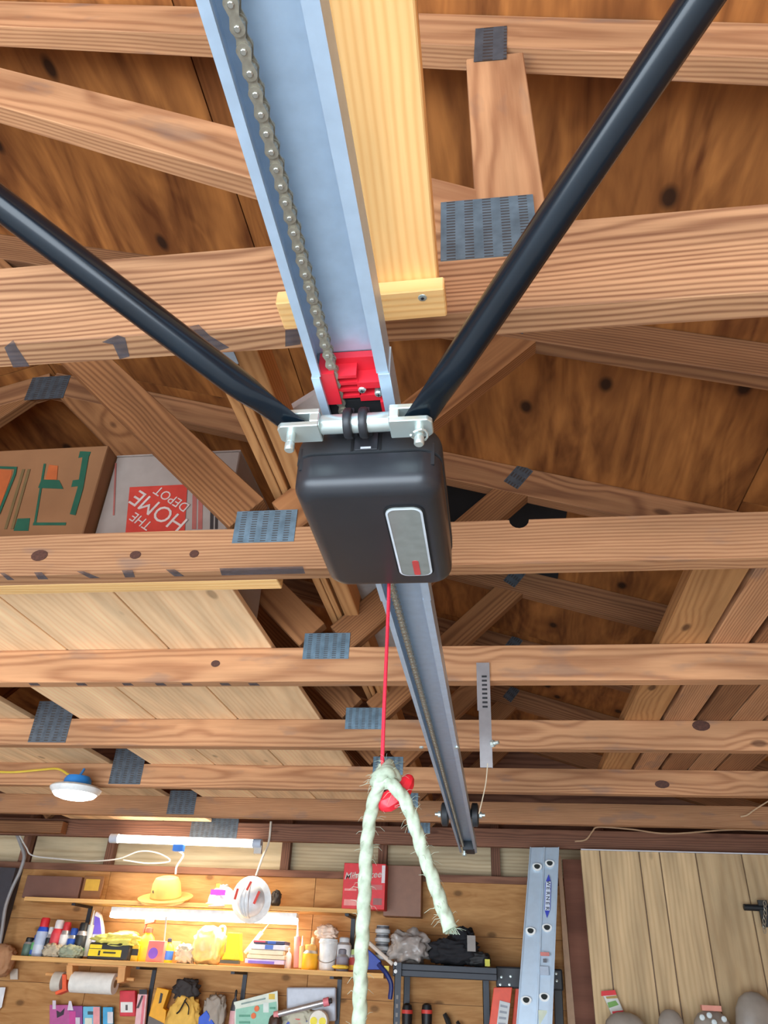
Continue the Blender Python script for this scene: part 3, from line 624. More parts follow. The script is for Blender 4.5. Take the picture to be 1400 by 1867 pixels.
for px in (288, 452, 622): bracket(s1, px, .0115, 4.32, .30)
def C(r, g, b, rough=.5, metal=0): return plain('c_%d_%d_%d_%d' % (r, g, b, int(metal*10)), S(r, g, b), rough, metal, var=.08)
def tilted(o, c, ang):
    c = Vector(c); M = Matrix.Translation(c) @ Matrix.Rotation(ang, 4, 'Y') @ Matrix.Translation(-c)
    o.matrix_world = M @ o.matrix_basis; return o
def spray(name, label, cat, x0, x1, ytop, ybase, body, cap, lower=None, Y=4.40, zb=ZS1, group='cans and tubes on the lower shelf', label_band=None):
    xa, xb, _, zt = rect(x0, ytop, x1, ybase, Y); r = (xb-xa)/2; cxx = (xa+xb)/2; h = zt-zb
    t = thing(name, label, cat, (cxx, Y, zb), group)
    MB().lathe([(r*.94, 0), (r, .004), (r, h*.62), (r*.97, h*.64)], (cxx, Y, zb), 18).build('can_body', body, t, True)
    MB().lathe([(r*.97, h*.64), (r*.80, h*.74), (r*.74, h*.76)], (cxx, Y, zb), 18).build('can_shoulder', lower or C(200, 200, 200, .3, .6), t, True)
    MB().lathe([(r*.74, h*.745), (r*.74, h*.95), (r*.6, h)], (cxx, Y, zb), 16).build('cap', cap, t, True)
    if label_band: MB().lathe([(r*1.012, h*.08), (r*1.012, h*.30)], (cxx, Y, zb), 18).build('can_label', label_band, t, True)
    return t
def bottle(name, label, cat, x0, x1, ytop, ybase, body, cap, Y=4.40, zb=ZS1, lab=None, neck=.3, group=None, flat=.6):
    xa, xb, _, zt = rect(x0, ytop, x1, ybase, Y); r = (xb-xa)/2; cxx = (xa+xb)/2; h = zt-zb
    t = thing(name, label, cat, (cxx, Y, zb), group)
    MB().lathe([(r*.9, 0), (r, h*.03), (r, h*.55), (r*.8, h*.70), (r*neck, h*.80), (r*neck, h*.84)], (cxx, Y, zb), 18, sy=flat).build('bottle_body', body, t, True)
    MB().lathe([(r*neck*1.15, h*.83), (r*neck*1.15, h*.96), (r*neck*.5, h)], (cxx, Y, zb), 12).build('cap', cap, t, True)
    if lab: MB().lathe([(r*1.015, h*.12), (r*1.015, h*.48)], (cxx, Y, zb), 18, sy=flat*1.02).build('bottle_label', lab, t, True)
    return t
def blob(name, label, cat, x0, y0, x1, y1, Y, mat, depth=.10, seed=0, rough=.25, zb=None, sq=.75, parent=None, sub=4, fr=3.5):
    xa, xb, z0, z1 = rect(x0, y0, x1, y1, Y)
    if zb is not None: z0 = zb
    bm = bmesh.new(); bmesh.ops.create_icosphere(bm, subdivisions=sub, radius=1)
    for v in bm.verts:
        d = v.co.normalized(); n = noise.noise(d*fr+Vector((seed*7.1, seed, 0))); n2 = noise.noise(d*fr*2.6+Vector((0, seed*3.3, 5)))
        p = Vector([math.copysign(abs(c)**sq, c) for c in d])*(1+rough*n+rough*.5*n2)
        v.co = Vector(((xa+xb)/2+p.x*(xb-xa)/2, Y+p.y*depth/2, max(z0, (z0+z1)/2+p.z*(z1-z0)/2)))
    me = bpy.data.meshes.new(name); bm.to_mesh(me); bm.free(); o = link(name, me, mat, parent, None, True)
    return tag(o, label, cat) if parent is None else o
def carton(name, label, cat, x0, y0, x1, y1, Y, mat, depth, zb=None, group=None, bevel=.002):
    xa, xb, z0, z1 = rect(x0, y0, x1, y1, Y)
    if zb is not None: z0 = zb
    t = thing(name, label, cat, ((xa+xb)/2, Y, z0), group); box('box_body', (xa, Y, z0), (xb, Y+depth, z1), mat, t, bevel, 1); return t
def pface(name, x0, y0, x1, y1, Y, mat, parent, th=.0012):
    xa, xb, z0, z1 = rect(x0, y0, x1, y1, Y); return box(name, (xa, Y-th, z0), (xb, Y, z1), mat, parent)

# upper shelf
carton('flat_carton', 'flat dark brown carton at left of the upper shelf', 'cardboard box', 45, 1597, 146, 1632, 4.40, M_cardd, .10, ZS2)
t = carton('framed_picture', 'small brown frame with a yellow panel beside the dark carton', 'picture frame', 150, 1597, 187, 1634, 4.40, C(120, 78, 40), .015, ZS2); pface('yellow_panel', 155, 1603, 181, 1624, 4.40, C(190, 150, 50), t)
# straw hat hung on the wall
def hat(name, label, px, py, rw, rh, crown, mat, band=None, tilt=(0, -1, .15), Y=4.37):
    p = atY(px, py, Y); a = Vector(tilt).normalized(); t = thing(name, label, 'hat', p)
    return t, p, a
t, p, a = hat('straw_hat', 'yellow straw hat with wide brim on the upper shelf', 302, 1640, 0, 0, 0, None, tilt=(0, -.30, 1))
MB().lathe([(.143, .022), (.146, .024), (.125, .006), (.088, -.004), (.082, .010), (.082, .015)], p+Vector((0, 0, -.012)), 26, a).build('hat_brim', C(214, 172, 96, .8), t, True)
cr_ = MB().lathe([(.082, 0), (.082, .035), (.074, .085), (.060, .112), (.040, .118), (.018, .108), (.001, .104)], p+Vector((0, 0, -.005)), 26, a).build('hat_crown', C(224, 184, 104, .8), t, True)
MB().lathe([(.0836, .004), (.0836, .022)], p+Vector((0, 0, -.005)), 26, a).build('hat_band', C(190, 146, 78, .8), t, True)
e = p+Vector((-.042, -.075, .03)); MB().lathe([(.001, .004), (.009, .003), (.010, 0)], e, 12, (0, -1, .2)).build('hat_badge', C(70, 60, 48), t)
# hard hats
def hardhat(label, p, a, R, brim, stripes, extra):
    t = thing('hard_hat', label, 'hard hat', p, 'white hard hats'); a = Vector(a).normalized()
    MB().lathe([(R*brim, -.004), (R*brim*1.01, 0), (R*1.04, .010), (R, .012)], p, 28, a).build('hat_brim', M_white, t, True)
    prof = [(R*math.cos(k*math.pi/18), .010+R*1.02*math.sin(k*math.pi/18)) for k in range(10)]; prof[-1] = (.001, prof[-1][1])
    MB().lathe(prof, p, 28, a).build('hat_shell', M_whitem, t, True)
    u = a.orthogonal().normalized() if abs(a.x) > .5 else (Vector((1, 0, 0))-a*a.x).normalized(); w = a.cross(u)
    rid = MB()
    for s in (-.25, 0, .25):
        pts = [p+a*(.010+R*1.035*math.sin(th))+w*(R*1.01*math.cos(th))+u*(R*s*math.sin(th)) for th in [k*math.pi/14 for k in range(15)]]; rid.tube(pts, .006, 6)
    rid.build('crown_ridge', M_whitem, t, True)
    return t, u, w
p = atY(404, 1638, 4.40); t, u, w = hardhat('white hard hat with a pink sticker resting on the upper shelf', Vector((p.x, 4.42, ZS2+.006)), (-.05, -.15, 1), .078, 1.30, 0, 0)
pface('pink_sticker', 384, 1622, 411, 1632, 4.335, C(236, 52, 170), t); pface('green_sticker', 394, 1611, 401, 1619, 4.345, C(130, 160, 60), t)
p = atY(458, 1640, 4.30); t, u, w = hardhat('white full-brim hard hat with red stripes hanging on a rope', p, (-.12, -1, -.18), .082, 1.36, 0, 0)
for (xa, ya, xb, yb) in ((450, 1623, 458, 1607), (463, 1648, 473, 1625), (428, 1640, 434, 1620)):
    pa, pb = atY(xa, ya, 4.205), atY(xb, yb, 4.205); d = (pb-pa).normalized(); n_ = d.cross(Vector((0, 1, 0)))*.006
    MB().prism([pa-n_, pb-n_, pb+n_, pa+n_], (0, -.003, 0)).build('reflective_stripe', C(226, 60, 40), t)
MB().tube(smooth_path([atY(467, 1596, 4.30), atY(478, 1565, 4.28), atY(490, 1535, 4.26), atY(494, 1498, 4.262), ], 6), .006, 7).build('hanging_rope', C(206, 196, 180, .8), t, True)
# red tool box carton and brown one behind
t = carton('tool_carton', 'red cordless tool carton with white script logo on upper shelf', 'cardboard box', 625, 1574, 702, 1659, 4.33, C(222, 40, 46), .10, ZS2)
pp = atY(661, 1596, 4.33); text('logo_script', 'Milwaukee', .046, M_lw, t, facing((pp.x, 4.3285, pp.z), .08), shear=.3, bold=.0006)
pp = atY(655, 1609, 4.33); MB().prism([(pp.x-.07, 4.3295, pp.z-.008), (pp.x+.02, 4.3295, pp.z+.006), (pp.x+.016, 4.3295, pp.z-.001), (pp.x+.075, 4.3295, pp.z+.016), (pp.x-.01, 4.3295, pp.z-.004), (pp.x-.004, 4.3295, pp.z+.002)], (0, -.001, 0)).build('logo_bolt', M_lw, t)
pface('white_side_label', 696, 1578, 702, 1610, 4.33, C(226, 214, 214), t); pface('print_line', 628, 1620, 650, 1624, 4.33, C(240, 150, 140), t); pface('print_block', 627, 1640, 653, 1651, 4.33, C(240, 150, 140), t); pface('tool_picture', 680, 1638, 696, 1650, 4.33, C(150, 90, 84), t); pface('tool_picture', 660, 1613, 697, 1622, 4.33, C(200, 100, 96), t)
carton('brown_carton', 'plain brown carton tucked behind the red tool carton', 'cardboard box', 700, 1578, 768, 1652, 4.44, C(136, 92, 66), .10, ZS2-.02)
blob('dark_tape_roll', 'small dark object beside the hanging hard hat on the upper shelf', 'tape roll', 495, 1624, 512, 1646, 4.42, C(70, 64, 60), .05, 3, zb=ZS2)

# lower shelf, left to right
t = spray('glass_jar', 'dark green jar with black lid at the shelf left end', 'jar', 43, 60, 1709, 1742, C(84, 112, 98), C(30, 32, 34)); 
t = spray('spray_can', 'green and blue can leaning beside the dark jar', 'spray can', 58, 72, 1704, 1742, C(110, 190, 120), C(40, 80, 170), label_band=C(70, 110, 200))
t = spray('spray_can', 'tall blue and white spray can with a red cap', 'spray can', 66, 86, 1673, 1743, C(176, 190, 214), C(220, 44, 52), C(40, 84, 200), label_band=C(196, 206, 220))
t = spray('spray_can', 'slim black can with white lid behind the red can', 'spray can', 83, 94, 1690, 1743, C(28, 28, 32), C(220, 220, 214))
t = spray('spray_can', 'red and silver spray can with a white cap', 'spray can', 93, 113, 1677, 1743, C(214, 70, 80), C(232, 226, 222), C(214, 60, 70), label_band=C(186, 190, 204))
t = spray('spray_can', 'white and yellow spray can with a red cap', 'spray can', 109, 126, 1681, 1743, C(226, 224, 220), C(214, 52, 60), label_band=C(226, 186, 50))
t = spray('spray_can', 'short blue and white can right of the yellow-banded one', 'spray can', 123, 140, 1692, 1743, C(40, 92, 190), C(44, 84, 170), label_band=C(210, 214, 230))
t = spray('spray_can', 'tall black can with a green band under the bracket', 'spray can', 138, 157, 1682, 1745, C(46, 50, 52), C(30, 32, 34), label_band=C(60, 150, 90))
blob('work_glove', 'grey beige work gloves lying in front of the cans', 'gloves', 82, 1722, 112, 1744, 4.345, C(190, 176, 150, .9), .06, 4, .5, ZS1)
blob('work_glove', 'greenish grey glove lying before the black can', 'gloves', 112, 1724, 148, 1745, 4.345, C(160, 166, 140, .9), .06, 5, .5, ZS1)
def caulk(label, pa, pb, r, mat, tip, Y, nozzle=True, group='caulk tubes'):
    a, b = atY(*pa, Y), atY(*pb, Y); a.z = max(a.z, ZS1+.004); t = thing('caulk_tube', label, 'caulk tube', a, group); d = b-a
    MB().cyl(a, a+d*.68, r, 14).build('tube_body', mat, t, True); MB().tube([a+d*.68, a+d*.76, b], [r*.45, r*.35, r*.12], 10).build('nozzle', tip, t, True); return t
caulk('grey caulk tube leaning left of the yellow case', (154, 1744), (172, 1660), .017, C(196, 196, 190), C(220, 220, 214), 4.42)
t = thing('plastic_bag', 'white and purple snack bag standing behind the yellow case', 'plastic bag', atY(176, 1700, 4.43))
a_ = [atY(x, y, 4.43) for x, y in ((163, 1742), (190, 1742), (187, 1690), (183, 1668), (176, 1661), (170, 1668), (166, 1700))]
MB().prism(a_, (0, .03, 0)).build('bag_body', C(226, 222, 232), t, bevel=.006); MB().prism([atY(x, y, 4.4285) for x, y in ((169, 1703), (185, 1703), (182, 1674), (173, 1670))], (0, -.001, 0)).build('bag_print', C(112, 88, 206), t)
t = carton('tool_case', 'black case with bright yellow label panels on lower shelf', 'tool case', 160, 1719, 236, 1748, 4.33, C(44, 44, 44), .12, ZS1-.004, bevel=.008)
pface('yellow_label', 161, 1731, 221, 1744, 4.33, C(246, 216, 30), t); pface('yellow_label', 164, 1722, 186, 1729, 4.33, C(246, 216, 30), t); pface('print_line', 188, 1735.5, 211, 1738.5, 4.3287, C(60, 54, 30), t); pface('logo_mark', 179, 1733, 182.5, 1742, 4.3287, C(40, 40, 34), t)
blob('yellow_cloth', 'crumpled yellow cloth heaped on the black tool case', 'cloth', 180, 1703, 256, 1727, 4.39, C(232, 218, 110, .9), .12, 8, .5)
blob('green_lid', 'pale green lid lying behind the yellow cloth', 'lid', 214, 1697, 252, 1710, 4.46, C(150, 206, 96), .08, 9, .1)  # pale green container lid
t = carton('yellow_pack', 'small yellow and black pack right of the black case', 'package', 236, 1722, 252, 1749, 4.36, C(236, 190, 40), .05, ZS1); pface('black_band', 236, 1730, 252, 1742, 4.36, C(50, 44, 36), t)
t = bottle('spray_bottle', 'yellow cleaner bottle with a red trigger sprayer', 'spray bottle', 253, 282, 1690, 1751, C(250, 204, 40), C(236, 60, 40), neck=.42)
p = atY(275, 1686, 4.40); MB().prism([p+Vector((-.03, -.012, 0)), p+Vector((.018, -.012, .012)), p+Vector((.022, -.012, .030)), p+Vector((-.008, -.012, .034)), p+Vector((-.034, -.012, .020))], (0, .024, 0)).build('trigger_head', C(236, 60, 40), t); MB().prism([p+Vector((-.03, -.006, .006)), p+Vector((-.022, -.006, .008)), p+Vector((-.030, -.006, -.04)), p+Vector((-.037, -.006, -.038))], (0, .012, 0)).build('trigger', C(236, 60, 40), t)
t = carton('pink_pack', 'pink pack with a round purple mark by the sprayer', 'package', 268, 1715, 298, 1751, 4.35, C(242, 130, 120), .04, ZS1); p = atY(279, 1738, 4.349); MB().lathe([(.001, .001), (.026, .001), (.026, 0)], p, 18, (0, -1, 0)).build('round_mark', C(128, 84, 206), t)
t = bottle('glue_bottle', 'yellow bottle with a blue label beside the pink pack', 'bottle', 296, 317, 1710, 1754, C(250, 214, 50), C(40, 44, 60), lab=C(60, 120, 214))
t = carton('wood_block', 'small pale block behind the yellow bottle', 'block', 312, 1716, 328, 1734, 4.46, C(226, 190, 110), .05)
blob('paper_pack', 'crumpled grey and white paper packet', 'packet', 322, 1723, 356, 1754, 4.38, C(214, 198, 170), .06, 12, .5, ZS1)
t = thing('shopping_bag', 'full yellowish plastic shopping bag with tied handles', 'plastic bag', atY(382, 1755, 4.40)); M_bag = plain('thin_bag', S(244, 214, 140), .35, var=.14, vs=18)
blob('bag_body', None, None, 355, 1690, 408, 1760, 4.40, M_bag, .13, 14, .22, ZS1, .7, t); p = atY(403, 1700, 4.40)
MB().tube(smooth_path([p+Vector((-.015, 0, -.01)), p+Vector((-.012, 0, .02)), p+Vector((.006, 0, .03)), p+Vector((.02, 0, .02)), p+Vector((.018, 0, -.02))], 4), .006, 6, flat=None).build('bag_handle', M_bag, t, True)
t = thing('yellow_wedge', 'bright yellow plastic wedge tool with a dark base', 'hand tool', atY(421, 1757, 4.38)); M_y = C(250, 226, 20)
MB().prism([atY(x, y, 4.36) for x, y in ((403, 1750), (439, 1752), (437, 1735), (437, 1701), (415, 1700), (411, 1735))], (0, .05, 0)).build('wedge_body', M_y, t, bevel=.004); pface('dark_base', 404, 1751, 438, 1757, 4.355, C(90, 84, 60), t, .03)
# stack of boxes and papers
STK = 'flat boxes and papers stacked on the lower shelf'
for k, (x0, x1, y0, y1, col, lab) in enumerate(((446, 518, 1749, 1758, (206, 196, 226), 'flat box with purple print at the bottom of the pile'), (450, 519, 1741, 1749, (236, 220, 190), 'cream flat box second from the bottom of the pile'), (453, 517, 1732, 1741, (238, 226, 196), 'cream packet in the middle of the pile'), (457, 520, 1722, 1732, (228, 228, 236), 'white flat box with blue band near the pile top'), (462, 519, 1715, 1722, (60, 60, 90), 'thin dark booklet with red cover topping the pile'))):
    t = carton('flat_box', lab, 'flat box', x0, y0, x1, y1-.5, 4.36, C(*col), .12, group=STK)
    if k == 0: pface('purple_print', 452, 1752, 500, 1757, 4.36, C(126, 104, 210), t)
    if k == 3: pface('blue_band', 483, 1723, 498, 1731, 4.36, C(80, 120, 206), t)
    if k == 4: pface('red_cover', 462, 1715, 484, 1718, 4.36, C(214, 70, 84), t); pface('blue_cover', 488, 1716, 503, 1721, 4.36, C(60, 100, 190), t)
caulk('pale pink caulk tube leaning behind the box pile', (447, 1738), (492, 1682), .012, C(240, 196, 160), C(240, 200, 170), 4.48)
t = bottle('small_bottle', 'small white bottle with pink base right of the pile', 'bottle', 520, 532, 1728, 1762, C(230, 214, 206), C(200, 196, 190))
caulk('white and red caulk tube with upright nozzle', (541, 1764), (543, 1682), .017, C(226, 150, 140), C(240, 230, 220), 4.40)
caulk('white caulk tube with yellow lower half', (549, 1765), (552, 1706), .014, C(246, 200, 130), C(236, 230, 224), 4.385)
t = spray('tape_tub', 'round yellow tub beside the white bucket', 'tub', 550, 580, 1722, 1764, C(250, 186, 40), C(238, 176, 90))
t = bottle('mister', 'pale spray bottle top behind the yellow tub', 'spray bottle', 558, 580, 1708, 1764, C(240, 214, 170), C(244, 206, 160), Y=4.47)
t = thing('white_bucket', 'white plastic bucket with a clear bag on top', 'bucket', atY(597, 1764, 4.40)); xa, xb, z0, z1 = rect(581, 1712, 614, 1765, 4.40); p = Vector(((xa+xb)/2, 4.40, ZS1)); r = (xb-xa)/2; h = z1-ZS1
MB().lathe([(r*.86, 0), (r*.97, h*.85), (r*1.06, h*.86), (r*1.06, h*.92), (r, h*.93), (r, h)], p, 22).build('bucket_body', M_white, t, True); blob('bag_top', None, None, 577, 1687, 615, 1714, 4.40, plain('thin_bag_pink', S(240, 210, 186), .35), .09, 17, .35, None, .8, t)
MB().tube([p+Vector((math.cos(a)*r*1.02, -math.sin(a)*r*1.02, h*.45-.03*math.sin(a))) for a in [k*math.pi/10 for k in range(11)]], .002, 5).build('bucket_handle', C(170, 170, 170, .3, .6), t)
t = spray('pipe_fitting', 'white pipe cup beside the bucket', 'pipe fitting', 615, 641, 1709, 1732, C(230, 226, 224), C(206, 206, 206), zb=atY(628, 1748, 4.42).z, Y=4.42)
t = spray('grey_jar', 'grey jar under the white pipe cup', 'jar', 613, 636, 1730, 1766, C(150, 146, 156), C(120, 116, 124)); 
blob('yellow_lid', 'flat yellow lid at the front of the lower shelf', 'flat lid', 606, 1759, 636, 1767, 4.33, C(240, 196, 60), .05, 20, .1)  # yellow lid lying flat by the shelf edge
t = spray('paint_pot', 'small red and yellow paint pot near the white rope', 'paint pot', 637, 656, 1731, 1768, C(170, 60, 56), C(170, 190, 120), label_band=C(226, 180, 60))
# blue clamp with a pale stick, cup stack
t = thing('bar_clamp', 'blue spring clamp hanging over the shelf right end', 'clamp', atY(690, 1760, 4.36)); M_blue = C(40, 66, 160)
MB().prism([atY(x, y, 4.34) for x, y in ((664, 1726), (676, 1735), (694, 1752), (694, 1768), (666, 1768))], (0, .03, 0)).build('clamp_body', M_blue, t, bevel=.003); MB().tube(smooth_path([atY(690, 1758, 4.34), atY(704, 1775, 4.32), atY(713, 1795, 4.32), atY(711, 1822, 4.32)], 5), [.012]*15+[.010], 8).build('clamp_jaw', C(30, 44, 110), t, True)
MB().cyl(atY(665, 1712, 4.32), atY(716, 1758, 4.32), .010, 8).build('pale_handle', C(220, 206, 190), t); pface('yellow_tip', 700, 1761, 709, 1771, 4.33, C(236, 206, 60), t)
cs = 'stacked white cups'
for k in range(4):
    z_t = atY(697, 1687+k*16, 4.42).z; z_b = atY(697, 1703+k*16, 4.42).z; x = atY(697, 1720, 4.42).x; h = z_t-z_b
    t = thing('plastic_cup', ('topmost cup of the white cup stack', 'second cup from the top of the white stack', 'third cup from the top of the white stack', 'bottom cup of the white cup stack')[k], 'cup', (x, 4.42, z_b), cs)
    MB().lathe([(.026, 0), (.040, h*.12), (.040, h*.50), (.033, h*.62), (.033, h*.96)], (x, 4.42, z_b), 18).build('cup_body', C(206, 208, 206), t, True); MB().lathe([(.0335, h*.62), (.034, h*.9)], (x, 4.42, z_b), 18).build('painted_shade_band', C(90, 90, 92), t, True)  # dark ring paints the shade between stacked cups into the colour

# black steel rack with bags on it
rk = thing('steel_rack', 'black steel storage rack right of the shelves', 'storage rack', (-.2, 4.35, -.1), None)
xa, xb, z0, z1 = rect(716, 1759, 906, 1785, 4.22)
for zz, d in ((z0+.016, 0), (z1-.016, .004)): MB().box((xa, 4.22-d, zz-.014), (xb, 4.25, zz+.014)).build('front_beam', M_bmet, rk, bevel=.003)
MB().box((xa, 4.25, z0+.01), (xb, 4.53, z0+.03)).build('rack_deck', M_bmet, rk)
for px, Yp in ((724, 4.20), (741, 4.51), (886, 4.51)):
    x = atY(px, 1820, Yp).x; u = MB().box((x-.016, Yp, FZ), (x+.016, Yp+.004, z1)).box((x-.016, Yp, FZ), (x-.013, Yp+.03, z1)).build('upright', M_bmet, rk)
    if Yp < 4.3 and px < 800:
        for k in range(7): box('slot', (x-.005, Yp-.0008, -.06-k*.035-.008), (x+.005, Yp-.0002, -.06-k*.035+.008), C(120, 112, 104), u)
for px in (1757, 1771): p = atY(721, px, 4.198); MB().lathe([(.001, .003), (.008, .002), (.009, 0)], p, 10, (0, -1, 0)).build('bolt', M_white, rk)
blob('grey_bag', 'crumpled translucent grey plastic bag on the black rack', 'plastic bag', 712, 1698, 782, 1760, 4.36, plain('grey_film', S(168, 158, 150), .3, var=.3, vs=26), .18, 31, .4, z1+.001)
t = thing('tool_bag', 'black cloth tool bag slumped on the rack', 'bag', atY(820, 1755, 4.36)); M_cl = C(30, 30, 34, .85)
blob('bag_body', None, None, 784, 1712, 868, 1762, 4.34, M_cl, .20, 33, .35, z1+.001, .8, t); blob('bag_top', None, None, 822, 1690, 866, 1745, 4.36, M_cl, .14, 35, .4, None, .8, t); blob('bag_end', None, None, 848, 1735, 893, 1764, 4.34, C(46, 46, 46, .7), .16, 37, .2, z1+.001, .7, t)
pface('grey_buckle', 852, 1706, 867, 1735, 4.26, C(140, 132, 124), t, .02); pface('yellow_tab', 884, 1749, 893, 1762, 4.25, C(206, 200, 50), t, .01)
# handles hanging under the rack
for px, lab in ((742, 'left of two black handles with red bands below the rack'), (778, 'right of two black handles with red bands below the rack')):
    p = atY(px, 1840, 4.45); t = thing('tool_handle', lab, 'hand tool', p, 'tools hung on the plywood wall'); a = atY(px, 1856, 4.45)
    MB().lathe([(.022, -.12), (.026, -.03), (.027, 0), (.022, .024), (.008, .032)], a+Vector((0, 0, .03)), 14).build('grip', C(26, 26, 28), t, True); MB().lathe([(.0275, -.012), (.0275, .004)], a+Vector((0, 0, .03)), 14).build('red_band', C(226, 70, 60), t, True)
p = atY(818, 1862, 4.5); t = thing('pliers', 'dark pliers hanging on the wall below the rack', 'hand tool', p, 'tools hung on the plywood wall'); MB().tube([atY(810, 1848, 4.5), atY(816, 1860, 4.5), atY(826, 1890, 4.5)], [.010, .014, .012], 8).tube([atY(833, 1862, 4.5), atY(838, 1870, 4.5), atY(836, 1895, 4.5)], [.008, .012, .012], 8).build('jaws', C(50, 48, 46, .4, .5), t, True)

# ladders
ld = thing('extension_ladder', 'tall aluminium extension ladder leaning at the end wall', 'ladder', atY(980, 1867, 4.2)); M_alu = plain('aluminium', S(196, 214, 228), .35, .45, var=.04)
def lerp(a, b, t): return a+(b-a)*t
lt_, lb_ = [atY(966, 1545, 4.20), atY(992, 1545, 4.20), atY(1019, 1545, 4.185)], [atY(940, 1880, 4.10), atY(977, 1880, 4.10), atY(1006, 1880, 4.085)]
for k, nm in ((0, 'base_rail'), (1, 'fly_rail')):
    t0, t1, b0, b1_ = lt_[k], lt_[k+1], lb_[k], lb_[k+1]; ext = 2.1
    B0, B1 = t0+(b0-t0)*ext*1.3, t1+(b1_-t1)*ext*1.3
    r_ = MB().prism([t0, t1, B1, B0], (0, .004, 0))
    for e0, e1, s in ((t0, B0, 1), (t1, B1, -1)): r_.prism([e0, e0+Vector((s*.004, 0, 0)), e1+Vector((s*.004, 0, 0)), e1], (0, -.012, 0)).prism([e0, e0+Vector((s*.004, 0, 0)), e1+Vector((s*.004, 0, 0)), e1], (0, .03, 0))
    ro = r_.build(nm, M_alu, ld)
    for (px, py) in (((979, 1579), (967, 1696), (959, 1822)), ((1002, 1573), (997, 1690), (992, 1816)))[k]:
        p = atY(px, py, 4.18-.09*(py-1545)/335)
        M_ = MB(); dsh = lambda s: [p+Vector((s*.024*math.cos(a), -.004, s*.022*math.sin(a) if math.sin(a) < 0 else s*.013*math.sin(a))) for a in [q*math.pi/8 for q in range(16)]]
        ru = MB().prism(dsh(1), (0, .05, 0)).build('rung', plain('rung_collar', S(232, 234, 230), .4), ld); MB().prism([v+Vector((0, -.0012, 0)) for v in dsh(.62)], (0, .002, 0)).build('rung_hole', plain('rung_dark', S(34, 40, 38), .8), ru)
M_lblue = C(44, 60, 176)
pA, pB = atY(1000, 1594, 4.165), atY(997, 1674, 4.145)
bpt = lambda q, dx, dy=0: lerp(pA, pB, q)+Vector((dx, dy, 0))
mk = MB().prism([bpt(0, 0), bpt(.2, .014), bpt(.8, .014), bpt(1, 0), bpt(.8, -.014), bpt(.2, -.014)], (0, -.0015, 0)).build('maker_badge', M_lblue, ld)
pC, pD = bpt(.16, 0), bpt(.84, 0)
MB().prism([bpt(.17, -.0115, -.002), bpt(.17, .0115, -.002), bpt(.83, .0115, -.002), bpt(.83, -.0115, -.002)], (0, -.001, 0)).build('badge_field', C(206, 216, 230), mk)
for k, ch in enumerate('WERNER'):
    p = lerp(pC, pD, (k+.5)/6); text('badge_letter', ch, .024, C(40, 44, 70), mk, facing((p.x, p.y-.0045, p.z), -math.pi/2), bold=.0004)
for (x0, y0, x1, y1, c) in ((985, 1736, 1001, 1743, (206, 120, 110)), (990, 1748, 996, 1755, (90, 90, 96)), (984, 1762, 1000, 1778, (170, 184, 200)), (982, 1842, 998, 1880, (206, 214, 190))):
    xa, xb, z0_, z1_ = rect(x0, y0, x1, y1, 4.105); box('safety_sticker', (xa, 4.10, z0_), (xb, 4.108, z1_), C(*c), ld)
sl_ = thing('step_ladder', 'orange fibreglass step ladder with a black top cap', 'ladder', atY(920, 1867, 4.3)); M_or = C(238, 84, 52)
xa, xb, z0, z1 = rect(904, 1764, 1026, 1804, 4.34); MB().box((xa, 4.34, z0), (xb, 4.44, z1)).build('top_cap', C(44, 46, 50), sl_, bevel=.008)
for px, py in ((914, 1781), (931, 1780), (912, 1795), (929, 1795), (1014, 1775), (1015, 1788)): MB().lathe([(.001, .003), (.006, .002), (.007, 0)], atY(px, py, 4.339), 10, (0, -1, 0)).build('rivet', M_zinc, sl_)
for nm, (x0, x1, X0, X1), Yf, mm in (('front_rail', (900, 934, 880, 915), 4.325, M_or), ('rear_rail', (940, 952, 925, 945), 4.37, M_or), ('side_rail', (1010, 1025, 1014, 1032), 4.345, C(40, 42, 46))):
    a0, a1, c0, c1 = atY(x0, 1800, Yf), atY(x1, 1800, Yf), atY(X0, 1960, Yf), atY(X1, 1960, Yf); s = 3.6
    MB().prism([a0, a1, a1+(c1-a1)*s, a0+(c0-a0)*s], (0, .03, 0)).build(nm, mm, sl_, bevel=.003)
pa = [atY(x, y, 4.318) for x, y in ((911, 1824), (930, 1829), (924, 1880), (904, 1880))]; pl2 = MB().prism(pa, (0, .006, 0)).build('warning_label', C(206, 208, 206), sl_)
for k in range(4): MB().prism([lerp(lerp(pa[0], pa[3], .12+k*.2), lerp(pa[1], pa[2], .12+k*.2), .12)+Vector((0, -.001, 0)), lerp(lerp(pa[0], pa[3], .12+k*.2), lerp(pa[1], pa[2], .12+k*.2), .8)+Vector((0, -.001, 0)), lerp(lerp(pa[0], pa[3], .2+k*.2), lerp(pa[1], pa[2], .2+k*.2), .8)+Vector((0, -.001, 0)), lerp(lerp(pa[0], pa[3], .2+k*.2), lerp(pa[1], pa[2], .2+k*.2), .12)+Vector((0, -.001, 0))], (0, .001, 0)).build('print_line', C(150, 154, 160), pl2)

